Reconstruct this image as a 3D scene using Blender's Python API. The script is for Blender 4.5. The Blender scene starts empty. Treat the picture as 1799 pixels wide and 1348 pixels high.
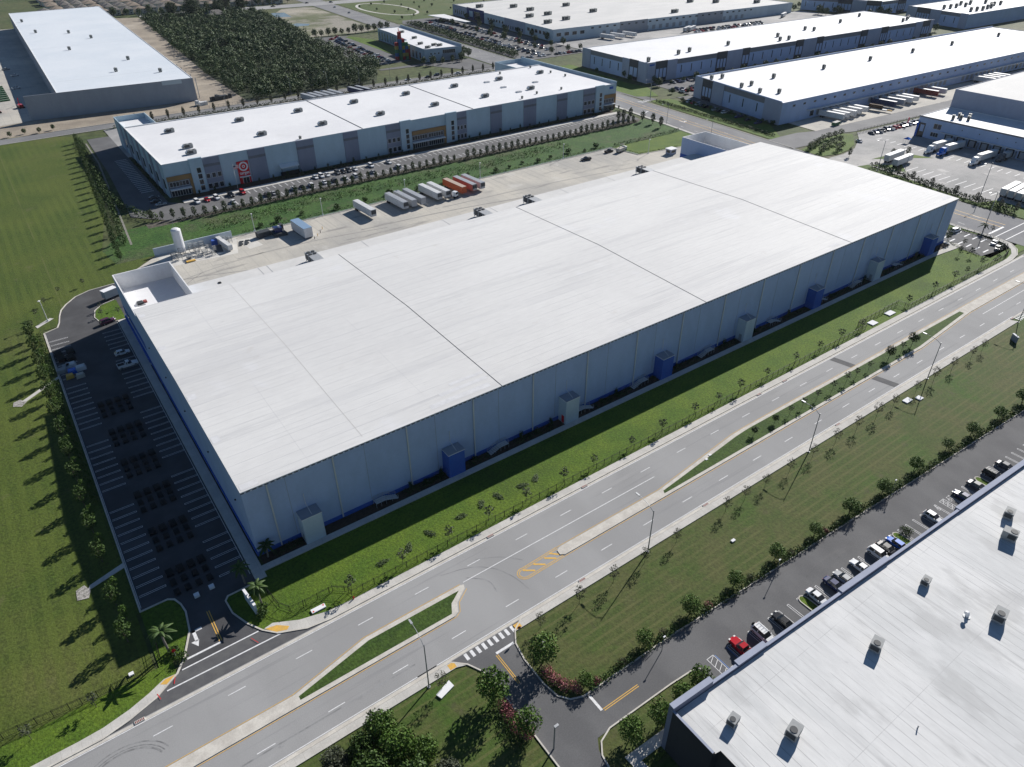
import bpy, math, random
import numpy as np
from math import radians, sin, cos, pi
from mathutils import Vector, Matrix
R = random.Random(7)
scene = bpy.context.scene
# ---------------------------------------------------------------- camera, world, sun
cam_d = bpy.data.cameras.new('camera'); cam = bpy.data.objects.new('camera', cam_d)
scene.collection.objects.link(cam); scene.camera = cam
cam_d.sensor_width = 36.0; cam_d.lens = 36.0 * 1253.0 / 1799.0
cam_d.clip_start = 1.0; cam_d.clip_end = 6000.0
PIT, ROL, YAW, HC = 0.6038, -0.0057, 0.9517, 113.47
fw = Vector((cos(YAW) * cos(PIT), sin(YAW) * cos(PIT), -sin(PIT)))
rt = Vector((sin(YAW), -cos(YAW), 0)); up = rt.cross(fw)
r2 = (rt * cos(ROL) + up * sin(ROL)); u2 = (up * cos(ROL) - rt * sin(ROL))
M = Matrix((r2, u2, -fw)).transposed().to_4x4(); M.translation = Vector((0, 0, HC))
cam.matrix_world = M
SUN = Vector((29.4, 10.9, 17.9)).normalized()
world = bpy.data.worlds.new('World'); scene.world = world; world.use_nodes = True
wn = world.node_tree; sky = wn.nodes.new('ShaderNodeTexSky'); sky.sky_type = 'NISHITA'
sky.sun_disc = False; sky.sun_elevation = math.asin(SUN.z); sky.sun_rotation = math.atan2(SUN.x, SUN.y)
sky.air_density = 1.0; sky.dust_density = 0.2; sky.ozone_density = 4.0
hs = wn.nodes.new('ShaderNodeHueSaturation'); hs.inputs['Saturation'].default_value = 1.05; wn.links.new(sky.outputs[0], hs.inputs['Color']); wn.links.new(hs.outputs[0], wn.nodes['Background'].inputs[0]); wn.nodes['Background'].inputs[1].default_value = 0.05
sl = bpy.data.lights.new('sun', 'SUN'); sl.energy = 4.9; sl.angle = radians(0.5); sl.color = (1.0, 0.96, 0.91)
so = bpy.data.objects.new('sun', sl); scene.collection.objects.link(so)
so.rotation_euler = SUN.to_track_quat('Z', 'Y').to_euler(); so.location = (200, 100, 300)
scene.view_settings.view_transform = 'Standard'; scene.view_settings.look = 'None'
scene.view_settings.exposure = 0.42; scene.view_settings.gamma = 1.0
try:
    scene.cycles.max_bounces = 5; scene.cycles.diffuse_bounces = 3; scene.cycles.transparent_max_bounces = 4
    scene.cycles.volume_bounces = 0; scene.cycles.use_denoising = True
except Exception: pass
# ---------------------------------------------------------------- materials
def lin(c):
    return tuple(((v / 255.0) / 12.92 if v <= 10 else (((v / 255.0) + 0.055) / 1.055) ** 2.4) for v in c) + (1.0,)
MATS = {}
def mat(name, cols, scale=1.0, stretch=(1, 1, 1), rough=0.9, fine=None, spots=None, lines=None, metal=0.0, detail=6, space='Object', spec=0.3, rotz=0.0, ramp=(0.35, 0.65), bump=0.0):
    """cols: 1..3 linear albedos mixed by stretched noise; fine=(scale, strength) multiplies fine grain;
    spots=(colour, scale, threshold, strength); lines=(axis, period, width, colour, strength) thin joints"""
    m = bpy.data.materials.new(name); m.use_nodes = True; nt = m.node_tree; N = nt.nodes; L = nt.links
    b = N['Principled BSDF']; b.inputs['Roughness'].default_value = rough; b.inputs['Metallic'].default_value = metal
    b.inputs['Specular IOR Level'].default_value = spec
    cols = [tuple(c) + ((1.0,) if len(c) == 3 else ()) for c in cols]
    tc = N.new('ShaderNodeTexCoord'); src = tc.outputs[space]
    if rotz:
        mr = N.new('ShaderNodeMapping'); mr.inputs['Rotation'].default_value = (0, 0, rotz); L.new(src, mr.inputs[0]); src = mr.outputs[0]
    def noise(sc, st=(1, 1, 1), det=detail, off=0.0):
        mp = N.new('ShaderNodeMapping'); mp.inputs['Scale'].default_value = st; mp.inputs['Location'].default_value = (off, off * .7, 0)
        L.new(src, mp.inputs[0]); n = N.new('ShaderNodeTexNoise'); n.inputs['Scale'].default_value = sc; n.inputs['Detail'].default_value = det
        n.inputs['Roughness'].default_value = 0.6; L.new(mp.outputs[0], n.inputs[0]); return n.outputs[0]
    def mix(a, bb, f, mode='MIX'):
        x = N.new('ShaderNodeMix'); x.data_type = 'RGBA'; x.blend_type = mode; x.clamp_factor = True
        for s, v in ((x.inputs[0], f), (x.inputs[6], a), (x.inputs[7], bb)):
            if isinstance(v, (int, float)): s.default_value = v
            elif isinstance(v, tuple): s.default_value = v
            else: L.new(v, s)
        return x.outputs[2]
    def rampn(s, lo, hi):
        r = N.new('ShaderNodeMapRange'); r.interpolation_type = 'SMOOTHSTEP'; r.inputs[1].default_value = lo; r.inputs[2].default_value = hi
        L.new(s, r.inputs[0]); return r.outputs[0]
    if len(cols) == 1: out = cols[0]
    else:
        out = mix(cols[0], cols[1], rampn(noise(scale, stretch), *ramp))
        if len(cols) > 2: out = mix(out, cols[2], rampn(noise(scale * 0.31, stretch, off=37.0), 0.5, 0.7))
    if fine:
        v = rampn(noise(fine[0], stretch if len(fine) > 2 else (1, 1, 1), 3, 11.0), 0.2, 0.8)
        g = N.new('ShaderNodeMapRange'); g.inputs[3].default_value = 1 - fine[1]; g.inputs[4].default_value = 1 + fine[1]; L.new(v, g.inputs[0])
        c = N.new('ShaderNodeCombineColor'); [L.new(g.outputs[0], c.inputs[i]) for i in range(3)]
        out = mix(out, c.outputs[0], 1.0, 'MULTIPLY')
    for sp in (spots or []):
        out = mix(out, tuple(sp[0]) + (1.0,), mixf(N, L, rampn(noise(sp[1], sp[4] if len(sp) > 4 else (1, 1, 1), 5, 53.0 + sp[1]), sp[2], sp[2] + 0.1), sp[3]))
    for ln in (lines or []):
        ax, per, wid, col, st = ln[:5]
        sx = N.new('ShaderNodeSeparateXYZ'); L.new(src, sx.inputs[0])
        a = N.new('ShaderNodeMath'); a.operation = 'FLOORED_MODULO'; L.new(sx.outputs[ax], a.inputs[0]); a.inputs[1].default_value = per
        l = N.new('ShaderNodeMath'); l.operation = 'LESS_THAN'; L.new(a.outputs[0], l.inputs[0]); l.inputs[1].default_value = wid
        f = mixf(N, L, l.outputs[0], st)
        if len(ln) > 5:
            q = N.new('ShaderNodeMath'); q.operation = 'MULTIPLY'; L.new(f, q.inputs[0]); L.new(rampn(noise(ln[5], (1, 1, 1), 4, 91.0), 0.35, 0.6), q.inputs[1]); f = q.outputs[0]
        out = mix(out, tuple(col) + (1.0,), f)
    if isinstance(out, tuple): b.inputs['Base Color'].default_value = out
    else: L.new(out, b.inputs['Base Color'])
    if bump:
        bp = N.new('ShaderNodeBump'); bp.inputs['Strength'].default_value = bump; bp.inputs['Distance'].default_value = 0.3
        L.new(noise(2.2, (1, 1, 1), 3, 5.0), bp.inputs['Height']); L.new(bp.outputs[0], b.inputs['Normal'])
    MATS[name] = m; return m
def mixf(N, L, s, k):
    q = N.new('ShaderNodeMath'); q.operation = 'MULTIPLY'; L.new(s, q.inputs[0]); q.inputs[1].default_value = k; return q.outputs[0]

GR = mat('grass_field', [(.050, .082, .010), (.076, .102, .015), (.102, .108, .030)], .035, fine=(1.4, .38), detail=9,
         lines=[(0, 3.2, 1.5, (.098, .132, .020), .40, .03), (0, 41, .5, (.12, .125, .045), .5, .05)], spots=[((.12, .115, .050), .12, .60, .45), ((.045, .068, .014), .05, .60, .4), ((.13, .12, .06), .9, .70, .4)], bump=.5)
GV = mat('grass_verge', [(.062, .118, .009), (.094, .148, .012), (.050, .090, .010)], .10, fine=(1.8, .4), detail=8, bump=.5)
GS = mat('grass_south', [(.058, .086, .018), (.082, .090, .028), (.046, .096, .011)], .16, fine=(1.5, .30), detail=8,
         lines=[(1, 1.9, .5, (.125, .125, .045), .5, .06)], spots=[((.080, .072, .040), .22, .60, .5), ((.05, .11, .01), .06, .62, .5)], bump=.3)
GM = mat('grass_median', [(.034, .070, .010), (.050, .090, .013)], .2, fine=(1.5, .35), detail=8, bump=.5)
GW = mat('grass_rank', [(.030, .085, .014), (.050, .110, .020), (.085, .090, .045)], .09, fine=(.9, .5), detail=9, spots=[((.10, .095, .055), .15, .58, .5)], bump=.8)
ROAD = mat('asphalt_road', [(.29, .288, .285), (.335, .333, .33)], .05, (1, .35, 1), fine=(6, .10), detail=8, rough=.92,
           spots=[((.20, .20, .205), .35, .66, .4), ((.215, .215, .22), .5, .56, .45, (.03, 1.3, 1)), ((.15, .15, .15), 1.1, .72, .5), ((.36, .355, .35), .07, .60, .5, (.25, 1.6, 1))], lines=[])
LOTA = mat('asphalt_lot_shaded', [(.062, .062, .065), (.088, .088, .092)], .12, fine=(5, .12), detail=8, rough=.9, spots=[((.065, .065, .068), .5, .66, .5)])  # left lot only: its deep shade is put into this darker asphalt
LOTB = mat('asphalt_lot_sunlit_worn', [(.115, .115, .118), (.145, .145, .147)], .12, (1, .6, 1), fine=(4, .12), detail=9, rough=.9, spots=[((.085, .085, .087), .5, .64, .5), ((.19, .185, .18), .12, .62, .4, (.2, 1.3, 1)), ((.06, .06, .06), 1.6, .72, .6)])  # lighter copy of the lot asphalt for the sunlit lots, plus worn spots
PATCH = mat('asphalt_patch', [(.095, .095, .10), (.12, .12, .12)], .5, fine=(8, .15), rough=.9)
COURT = mat('concrete_court', [(.50, .47, .41), (.38, .365, .335), (.60, .56, .48)], .045, (1, .5, 1), fine=(2, .14), detail=9, rough=.9,
            spots=[((.20, .195, .19), .16, .57, .6, (.25, 1.4, 1)), ((.17, .165, .16), .7, .66, .5), ((.56, .54, .50), .08, .58, .5)], lines=[(0, 4.6, .12, (.26, .25, .23), .6), (1, 9.0, .12, (.26, .25, .23), .6)])
COURT2 = mat('concrete_yard', [(.38, .37, .36), (.27, .27, .265), (.50, .48, .45)], .04, fine=(2, .12), detail=9, rough=.9, spots=[((.60, .58, .55), .09, .60, .6), ((.19, .19, .19), .25, .60, .5)], lines=[(0, 6.0, .15, (.24, .24, .235), .5), (1, 6.0, .15, (.24, .24, .235), .5)])
WALK = mat('concrete_walk', [(.56, .54, .50), (.48, .465, .43)], .3, fine=(4, .08), rough=.9, lines=[(0, 1.5, .05, (.36, .34, .31), .7)])
WALKP = mat('concrete_plain', [(.58, .56, .52), (.50, .48, .45)], .3, fine=(4, .08), rough=.9)
KERB = mat('kerb_concrete', [(.60, .57, .51), (.50, .47, .42)], .4, fine=(4, .1), rough=.9)
PAINTW = mat('paint_white', [(.78, .78, .78), (.62, .62, .62)], 2.0, rough=.7)
PAINTY = mat('paint_yellow', [(.72, .42, .07), (.58, .36, .10)], 2.0, rough=.7)
DIRT = mat('dirt', [(.34, .29, .225), (.24, .205, .165), (.42, .37, .30)], .06, fine=(1.2, .25), detail=8)
MULCH = mat('mulch', [(.045, .032, .022), (.07, .05, .035)], 1.0, fine=(3, .3))
FARG = mat('far_green', [(.050, .075, .022), (.085, .095, .035), (.14, .125, .085)], .02, fine=(.25, .45), detail=9)
WATER = mat('puddle', [(.14, .17, .20), (.20, .22, .22)], .1, rough=.15)
DARKROCK = mat('riprap', [(.42, .40, .37), (.20, .19, .17)], 1.8, fine=(4, .4))
ROOFM = mat('membrane_main', [(.665, .66, .645), (.61, .605, .595), (.64, .63, .60)], .03, (.35, 1, 1), fine=(.9, .035, 1), detail=9, rough=.75,
            spots=[((.47, .47, .475), .30, .58, .45, (.06, 1.6, 1)), ((.68, .68, .69), .05, .60, .6), ((.50, .46, .42), .12, .66, .45), ((.40, .395, .39), .9, .68, .6, (.35, 1, 1)), ((.50, .50, .505), .10, .54, .35, (.12, 1.5, 1))],
            lines=[(1, 3.05, .13, (.42, .42, .43), .75, .05), (1, 1.525, .07, (.47, .47, .48), .5, .12), (0, 30.5, .10, (.45, .45, .46), .6, .08)])
ROOFB = mat('membrane_white', [(.76, .76, .765), (.70, .70, .71)], .03, fine=(.5, .03), detail=8, rough=.7, spots=[((.62, .62, .62), .04, .62, .35)])
ROOFG = mat('membrane_grey', [(.62, .61, .59), (.56, .555, .54)], .03, (1, 2, 1), fine=(.5, .04), detail=8, rough=.8)
ROOFSE = mat('membrane_weathered', [(.65, .65, .64), (.56, .565, .56), (.61, .61, .605)], .07, (1.3, .30, 1), fine=(1.2, .06, 1), detail=10, rough=.75, ramp=(.42, .58),
            spots=[((.36, .36, .36), .30, .57, .45, (1.7, .08, 1)), ((.34, .335, .32), 2.2, .68, .5, (1, .35, 1)), ((.40, .40, .395), .10, .54, .5, (1, .45, 1)), ((.66, .66, .655), .10, .58, .7, (1.2, .35, 1)), ((.40, .40, .405), .8, .66, .4, (1, .5, 1))],
            lines=[(0, 1.83, .09, (.33, .33, .33), .9, .12), (1, 15.2, .08, (.38, .38, .38), .7, .2)])
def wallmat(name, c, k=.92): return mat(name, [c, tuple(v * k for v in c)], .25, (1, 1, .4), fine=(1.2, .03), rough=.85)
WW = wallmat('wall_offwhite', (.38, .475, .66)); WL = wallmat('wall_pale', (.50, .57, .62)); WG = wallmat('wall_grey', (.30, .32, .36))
WD = wallmat('wall_dark_grey', (.19, .195, .215)); WX = wallmat('wall_charcoal', (.075, .075, .082)); WBL = wallmat('wall_blue', (.045, .115, .42))
WT = wallmat('wall_pale_blue', (.44, .55, .62)); WGB = wallmat('wall_warm_grey', (.24, .26, .33)); WGD = wallmat('wall_band', (.17, .175, .20)); WBR = wallmat('wall_ochre', (.34, .20, .085))
WN = wallmat('wall_navy', (.03, .045, .16)); WMID = wallmat('wall_mid', (.34, .37, .46)); TRIM = wallmat('trim_white', (.74, .74, .74)); RED = wallmat('sign_red', (.62, .015, .02)); WHT = wallmat('sign_white', (.8, .8, .8))
BEI = wallmat('wall_beige', (.50, .47, .41)); SEW = wallmat('wall_slate', (.045, .045, .05)); SEB = wallmat('wall_slate_blue', (.20, .215, .29))
GLASS = mat('dark_glass', [(.018, .024, .032)], rough=.12, spec=.6)
DOORM = mat('door_grey', [(.28, .30, .32)], rough=.6); DARK = mat('dark_rubber', [(.015, .015, .017)], rough=.8); BLK = mat('black_metal', [(.012, .012, .013)], rough=.6)
GALV = mat('galvanised', [(.42, .43, .44), (.34, .35, .36)], 1.5, rough=.55, metal=.3); HVG = mat('unit_light_grey', [(.33, .34, .34), (.27, .28, .28)], 1.0, rough=.7); HV = mat('unit_grey', [(.30, .31, .31), (.25, .26, .26)], 1.0, rough=.6)
HVB = mat('unit_beige', [(.46, .46, .42), (.40, .40, .37)], .8, rough=.6); HVD = mat('unit_dark', [(.05, .055, .06)], rough=.6); STEEL = mat('steel_light', [(.58, .59, .60)], rough=.5, metal=.2)
POLE = mat('pole_grey', [(.24, .25, .26)], rough=.5, metal=.3); POLEW = mat('pole_white', [(.62, .62, .60)], rough=.5); TANKW = mat('tank_white', [(.78, .78, .79), (.70, .70, .71)], .4, rough=.4)
BARK = mat('bark', [(.13, .105, .085), (.09, .075, .06)], 3, fine=(8, .2)); PALMT = mat('palm_trunk', [(.22, .20, .18), (.15, .14, .125)], 2, (1, 1, 6)); PSH = mat('palm_shaft', [(.10, .17, .04)], rough=.6)
def leafm(name, a, b, sc=.9):
    m = mat(name, [a, b], sc, detail=3, rough=.65, spec=.25); return m
LF = leafm('leaf_bright', (.050, .105, .013), (.085, .150, .022)); LO = leafm('leaf_oak', (.030, .062, .011), (.058, .105, .018)); LD = leafm('leaf_dark', (.018, .040, .010), (.036, .066, .015))
LB = leafm('leaf_buttonwood', (.040, .066, .022), (.065, .098, .032)); LT = leafm('leaf_twiggy', (.050, .058, .030), (.075, .075, .045)); LP = leafm('leaf_palm', (.032, .065, .013), (.060, .10, .022))
LY = leafm('leaf_lime', (.11, .16, .02), (.15, .19, .03)); LR = leafm('flower_pink', (.33, .10, .13), (.20, .10, .08)); LW = leafm('leaf_wood', (.034, .066, .018), (.082, .120, .040), .06); LG = leafm('leaf_greygreen', (.060, .072, .045), (.085, .095, .06), .3)
HAZE = 0.000025
# ---------------------------------------------------------------- mesh helpers
COL = scene.collection
class MB:
    def __init__(s): s.v = []; s.f = []; s.m = []; s.mats = []
    def mi(s, m):
        if m not in s.mats: s.mats.append(m)
        return s.mats.index(m)
    def add(s, vs, fs, m):
        o = len(s.v); s.v += [tuple(p) for p in vs]; k = s.mi(m)
        for f in fs: s.f.append(tuple(i + o for i in f)); s.m.append(k)
    def box(s, x0, y0, z0, x1, y1, z1, m, top=None, rz=0.0, c=None):
        p = [(x0, y0), (x1, y0), (x1, y1), (x0, y1)]
        if rz:
            cx, cy = c or ((x0 + x1) / 2, (y0 + y1) / 2)
            p = [(cx + (x - cx) * cos(rz) - (y - cy) * sin(rz), cy + (x - cx) * sin(rz) + (y - cy) * cos(rz)) for x, y in p]
        s.prism(p, z0, z1, m, top)
        return s
    def prism(s, p, z0, z1, m, top=None, p2=None):
        n = len(p); q = p2 or p
        s.add([(x, y, z0) for x, y in p] + [(x, y, z1) for x, y in q], [(i, (i + 1) % n, n + (i + 1) % n, n + i) for i in range(n)] + [tuple(range(n - 1, -1, -1))], m)
        s.add([(x, y, z1) for x, y in q], [tuple(range(n))], top or m); return s
    def sheet(s, p, z, m): s.add([(x, y, z) for x, y in p], [tuple(range(len(p)))], m); return s
    def quad(s, a, b, c, d, m): s.add([a, b, c, d], [(0, 1, 2, 3)], m); return s
    def tube(s, pts, rs, m, n=8, caps=True):
        vs = []; P = [Vector(p) for p in pts]
        for i, p in enumerate(P):
            t = (P[min(i + 1, len(P) - 1)] - P[max(i - 1, 0)]).normalized()
            a = t.orthogonal().normalized(); b = t.cross(a); r = rs[i] if isinstance(rs, (list, tuple)) else rs
            vs += [p + a * (cos(2 * pi * k / n) * r) + b * (sin(2 * pi * k / n) * r) for k in range(n)]
        fs = [(i * n + k, i * n + (k + 1) % n, (i + 1) * n + (k + 1) % n, (i + 1) * n + k) for i in range(len(P) - 1) for k in range(n)]
        if caps: fs += [tuple(range(n - 1, -1, -1)), tuple((len(P) - 1) * n + k for k in range(n))]
        s.add(vs, fs, m); return s
    def cyl(s, x, y, z0, z1, r, m, n=12, r1=None): return s.tube([(x, y, z0), (x, y, z1)], [r, r if r1 is None else r1], m, n)
    def loft(s, rings, m, caps=True):
        n = len(rings[0]); vs = [p for r in rings for p in r]
        fs = [(i * n + k, i * n + (k + 1) % n, (i + 1) * n + (k + 1) % n, (i + 1) * n + k) for i in range(len(rings) - 1) for k in range(n)]
        if caps: fs += [tuple(range(n - 1, -1, -1)), tuple((len(rings) - 1) * n + k for k in range(n))]
        s.add(vs, fs, m); return s
    def build(s, name, parent=None, smooth=False, bevel=0.0):
        me = bpy.data.meshes.new(name); me.from_pydata(s.v, [], s.f)
        for m in s.mats: me.materials.append(m)
        me.polygons.foreach_set('material_index', s.m)
        if smooth: me.polygons.foreach_set('use_smooth', [True] * len(s.f))
        me.update()
        import bmesh
        bm = bmesh.new(); bm.from_mesh(me); bmesh.ops.recalc_face_normals(bm, faces=bm.faces) if len(s.f) < 60000 and not getattr(s, 'keep', False) else None
        bm.to_mesh(me); bm.free()
        o = bpy.data.objects.new(name, me); COL.objects.link(o)
        if parent is not None: o.parent = parent
        if bevel:
            md = o.modifiers.new('bevel', 'BEVEL'); md.width = bevel; md.segments = 2; md.limit_method = 'ANGLE'
        return o
def tag(o, label, cat, group=None):
    o['label'] = label; o['category'] = cat
    if group: o['group'] = group
    return o
def struct(o): o['kind'] = 'structure'; return o
def stuff(o, label, cat): o['kind'] = 'stuff'; o['label'] = label; o['category'] = cat; return o
def thing(name, label, cat, loc=(0, 0, 0), rz=0.0, group=None, sc=1.0):
    o = bpy.data.objects.new(name, None); o.empty_display_size = .5; COL.objects.link(o)
    o.location = loc; o.rotation_euler = (0, 0, rz); o.scale = (sc, sc, sc); return tag(o, label, cat, group)
def kids(o): return [c for c in bpy.data.objects if c.parent is o]
PROTO = {}
def proto(root):
    """remember a thing with its tree of parts so that it can be copied"""
    def rec(o): return (o, [rec(c) for c in o.children])
    return rec(root)
def place(pr, label, loc, rz=0.0, sc=1.0, group=None, mats=None, first=[None]):
    """the first call moves the source itself, later calls copy it and its parts"""
    src, ch = pr['t'];
    if not pr.get('used'):
        pr['used'] = True; o = src
    else:
        def cp(n, par):
            c = n[0].copy(); COL.objects.link(c); c.parent = par
            for k in n[1]: cp(k, c)
            return c
        o = cp(pr['t'], None)
    o.location = loc; o.rotation_euler = (0, 0, rz); o.scale = (sc, sc, sc) if isinstance(sc, (int, float)) else sc
    o['label'] = label
    if group: o['group'] = group
    elif 'group' in o: del o['group']
    if mats or pr.get('mixed'): recolour(o, {**pr.get('reset', {}), **(mats or {})})
    if mats: pr['mixed'] = True; pr.setdefault('reset', {}).update({k: k for k in mats})
    return o
def recolour(o, mats):
    """give this copy its own paint: material slots are linked to the object, the mesh stays shared"""
    for c in [o] + list(o.children_recursive):
        if c.type != 'MESH': continue
        for i, s in enumerate(c.material_slots):
            base = c.data.materials[i]
            if base in mats: s.link = 'OBJECT'; s.material = mats[base]
ORD = 'first second third fourth fifth sixth seventh eighth ninth tenth eleventh twelfth thirteenth fourteenth fifteenth sixteenth seventeenth eighteenth nineteenth'.split()
TENS = {2: 'twenty', 3: 'thirty', 4: 'forty', 5: 'fifty', 6: 'sixty'}; TENTH = {2: 'twentieth', 3: 'thirtieth', 4: 'fortieth', 5: 'fiftieth', 6: 'sixtieth'}
def nth(i):
    if i < 19: return ORD[i]
    t, u = divmod(i + 1, 10); return TENTH[t] if u == 0 else TENS[t] + '-' + ORD[u - 1]
# ---------------------------------------------------------------- ground sheets, roads, markings
def sheet(name, polys, z, m, kind=True, thick=0.0):
    b = MB()
    for p in (polys if isinstance(polys[0][0], (tuple, list)) else [polys]):
        if thick: b.prism(p, z - thick, z, m)
        else: b.sheet(p, z, m)
    o = b.build(name); return struct(o) if kind else o
def rect(x0, y0, x1, y1): return [(x0, y0), (x1, y0), (x1, y1), (x0, y1)]
def arc(cx, cy, r, a0, a1, n=10): return [(cx + r * cos(radians(a0 + (a1 - a0) * i / n)), cy + r * sin(radians(a0 + (a1 - a0) * i / n))) for i in range(n + 1)]
def ribbon(pts, w, side=0.0):
    """closed outline of a strip of width w along a polyline; side -1/0/1 = right / centred / left"""
    P = [Vector((p[0], p[1])) for p in pts]; L = []; Rr = []
    for i, p in enumerate(P):
        a = (P[i] - P[i - 1]).normalized() if i else (P[1] - P[0]).normalized(); b = (P[i + 1] - P[i]).normalized() if i < len(P) - 1 else a
        t = (a + b).normalized(); n = Vector((-t.y, t.x)) / max(.4, abs(t.dot(a)))
        L.append(p + n * w * (.5 + side * .5)); Rr.append(p - n * w * (.5 - side * .5))
    return L, Rr
def strip(b, pts, w, z0, z1, m, side=0.0):
    L, Rr = ribbon(pts, w, side)
    for i in range(len(pts) - 1):
        p = [tuple(Rr[i]), tuple(Rr[i + 1]), tuple(L[i + 1]), tuple(L[i])]
        if z1 - z0 < .01: b.sheet(p, z1, m)
        else: b.prism(p, z0, z1, m)
    return b
def kerb(name, pts, w=.3, h=.14, side=0.0, m=None):
    return struct(strip(MB(), pts, w, -.03, h, m or KERB, side).build(name))
def mark(name, pts, w, z=.026, m=None): return struct(strip(MB(), pts, w, z, z, m or PAINTW).build(name))
def smooth(pts, n=3):
    for _ in range(n):
        q = [pts[0]]
        for a, b in zip(pts, pts[1:]): q += [(.75 * a[0] + .25 * b[0], .75 * a[1] + .25 * b[1]), (.25 * a[0] + .75 * b[0], .25 * a[1] + .75 * b[1])]
        pts = q + [pts[-1]]
    return pts
# ---------------------------------------------------------------- the ground
sheet('ground', rect(-1800, -900, 3200, 3600), -.20, FARG)
sheet('field', [(-900, 98.6), (-8, 98.6), (-8, 245), (20, 300), (36, 380), (40, 480), (14, 500), (-900, 640)], -.06, GR)
sheet('lawn', [[(-900, 90), (-5, 90), (-5, 98.59), (-900, 98.59)], [(-7.3, 98.6), (0, 98.6), (0, 113.2), (-7.3, 113.2)],
      rect(7, 92, 310, 110), rect(288, 96, 312, 262), [(268, 283.6), (272, 263), (324, 255), (324, 292)], rect(250, 40, 330, 68.5)], -.05, GV)
sheet('verge', [[(-900, -200), (250, -200), (250, 69), (-900, 69)]], -.045, GS)
sheet('meadow', [[(22, 284), (324, 284), (326, 312), (322, 317), (31, 317), (20, 300)]], -.04, GW)
sheet('bank', [[(40, 313.2), (316, 312.6), (323, 317.2), (323, 317.8), (40, 319)]], -.03, mat('bank_soil', [(.13, .115, .095), (.07, .065, .05)], .7, fine=(2.5, .5)))
sheet('field', [[(-8, 245), (0, 245), (22, 268), (34, 284), (30, 300), (20, 300)], [(-8, 113), (-7.3, 113), (-7.3, 245), (-8, 245)]], -.048, GR)
sheet('island', [[(13.3, 238.4), (15.9, 238.4), (15.9, 253.6), (15.3, 253.8), (11.2, 252.3), (8.8, 249.2), (7.9, 244.5), (8.6, 241.2), (10, 238.8)]], .1, GV)
sheet('path', [[(30.2, 300), (31, 300), (40.6, 420), (41.6, 462), (40.8, 462), (39.8, 420)]], -.02, mat('paver', [(.26, .25, .22), (.18, .18, .15)], 1.2, fine=(2, .3)))
# asphalt
sheet('road', [[(-160, 69.1), (345, 69.1), (345, 90.3), (-160, 90.3)]], 0.0, ROAD)
crossW = [(309.5, 40), (309.5, 126), (324.4, 277), (330.3, 332), (336, 405), (343.5, 495), (357, 732), (372, 938), (384, 1100), (400, 1400)]
crossE = [(336.5, 40), (337.6, 132), (350.6, 282), (354.6, 346), (361, 420), (369.5, 515), (382.5, 731), (398, 931), (412, 1100), (432, 1400)]
sheet('road', crossW + crossE[::-1], .006, mat('asphalt_crossroad', [(.19, .19, .20), (.24, .24, .24)], .05, fine=(2, .1), rough=.95))
sheet('road', [(-400, 486), (30, 488), (345, 489), (345, 499.5), (30, 499), (-400, 496)], .003, mat('asphalt_backstreet', [(.17, .17, .175), (.215, .215, .215)], .05, fine=(2, .12)))
sheet('road', [(180, 952), (372, 936), (700, 915), (1500, 880), (1500, 905), (700, 948), (374, 966), (180, 985)], .01, ROAD)
lotw = [(-7.2, 113.2), (-7.2, 242.5), (-3.2, 244.2), (-2.4, 247), (-1.6, 252.5), (1.5, 259.9), (5, 264.2), (9.6, 266.6), (18.3, 267.3), (18.3, 238), (13.4, 238), (13.4, 107.3), (7.4, 107),
        (6.7, 106), (7.1, 102.5), (8.6, 98.5), (10.3, 95.4), (12.5, 93), (17.4, 91), (22, 90.31), (-18, 90.31), (-13.7, 91.2), (-9.2, 92.7), (-7.2, 94), (-5, 95.4), (-3, 98.1), (-.7, 103.3), (-.1, 108.2), (-1.1, 112.7), (-1.7, 113.2)]
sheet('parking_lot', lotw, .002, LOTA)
sheet('driveway', [(-15, 90.32), (-9, 92.8), (-5, 95.5), (10.2, 95.5), (13, 92.9), (20.5, 90.32)], .008, PATCH)
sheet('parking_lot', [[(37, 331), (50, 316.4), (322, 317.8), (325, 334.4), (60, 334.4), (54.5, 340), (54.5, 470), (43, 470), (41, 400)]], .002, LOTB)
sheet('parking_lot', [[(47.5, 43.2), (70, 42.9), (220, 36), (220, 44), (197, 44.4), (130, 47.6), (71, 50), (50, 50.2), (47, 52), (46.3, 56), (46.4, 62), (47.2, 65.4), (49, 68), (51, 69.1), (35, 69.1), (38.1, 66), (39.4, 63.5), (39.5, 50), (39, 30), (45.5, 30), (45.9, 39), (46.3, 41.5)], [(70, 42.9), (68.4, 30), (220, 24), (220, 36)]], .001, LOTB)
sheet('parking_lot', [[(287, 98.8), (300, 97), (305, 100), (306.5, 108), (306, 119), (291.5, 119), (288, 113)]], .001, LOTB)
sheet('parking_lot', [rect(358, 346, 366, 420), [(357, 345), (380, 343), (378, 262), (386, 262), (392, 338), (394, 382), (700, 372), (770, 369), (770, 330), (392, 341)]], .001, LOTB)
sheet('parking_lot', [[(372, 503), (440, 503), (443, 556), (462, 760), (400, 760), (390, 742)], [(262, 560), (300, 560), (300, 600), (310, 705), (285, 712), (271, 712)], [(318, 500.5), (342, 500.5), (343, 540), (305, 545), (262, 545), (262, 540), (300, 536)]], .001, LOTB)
sheet('lane', [(344.5, 225), (348, 243.5), (372, 242.5), (384, 238.3), (500, 231), (760, 215), (760, 201), (496, 218.5), (401.5, 224.6), (392, 227.5), (372, 227.5), (356, 224)], .006, mat('asphalt_lane', [(.17, .17, .175), (.21, .21, .21)], .06, fine=(2, .1)))
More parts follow.
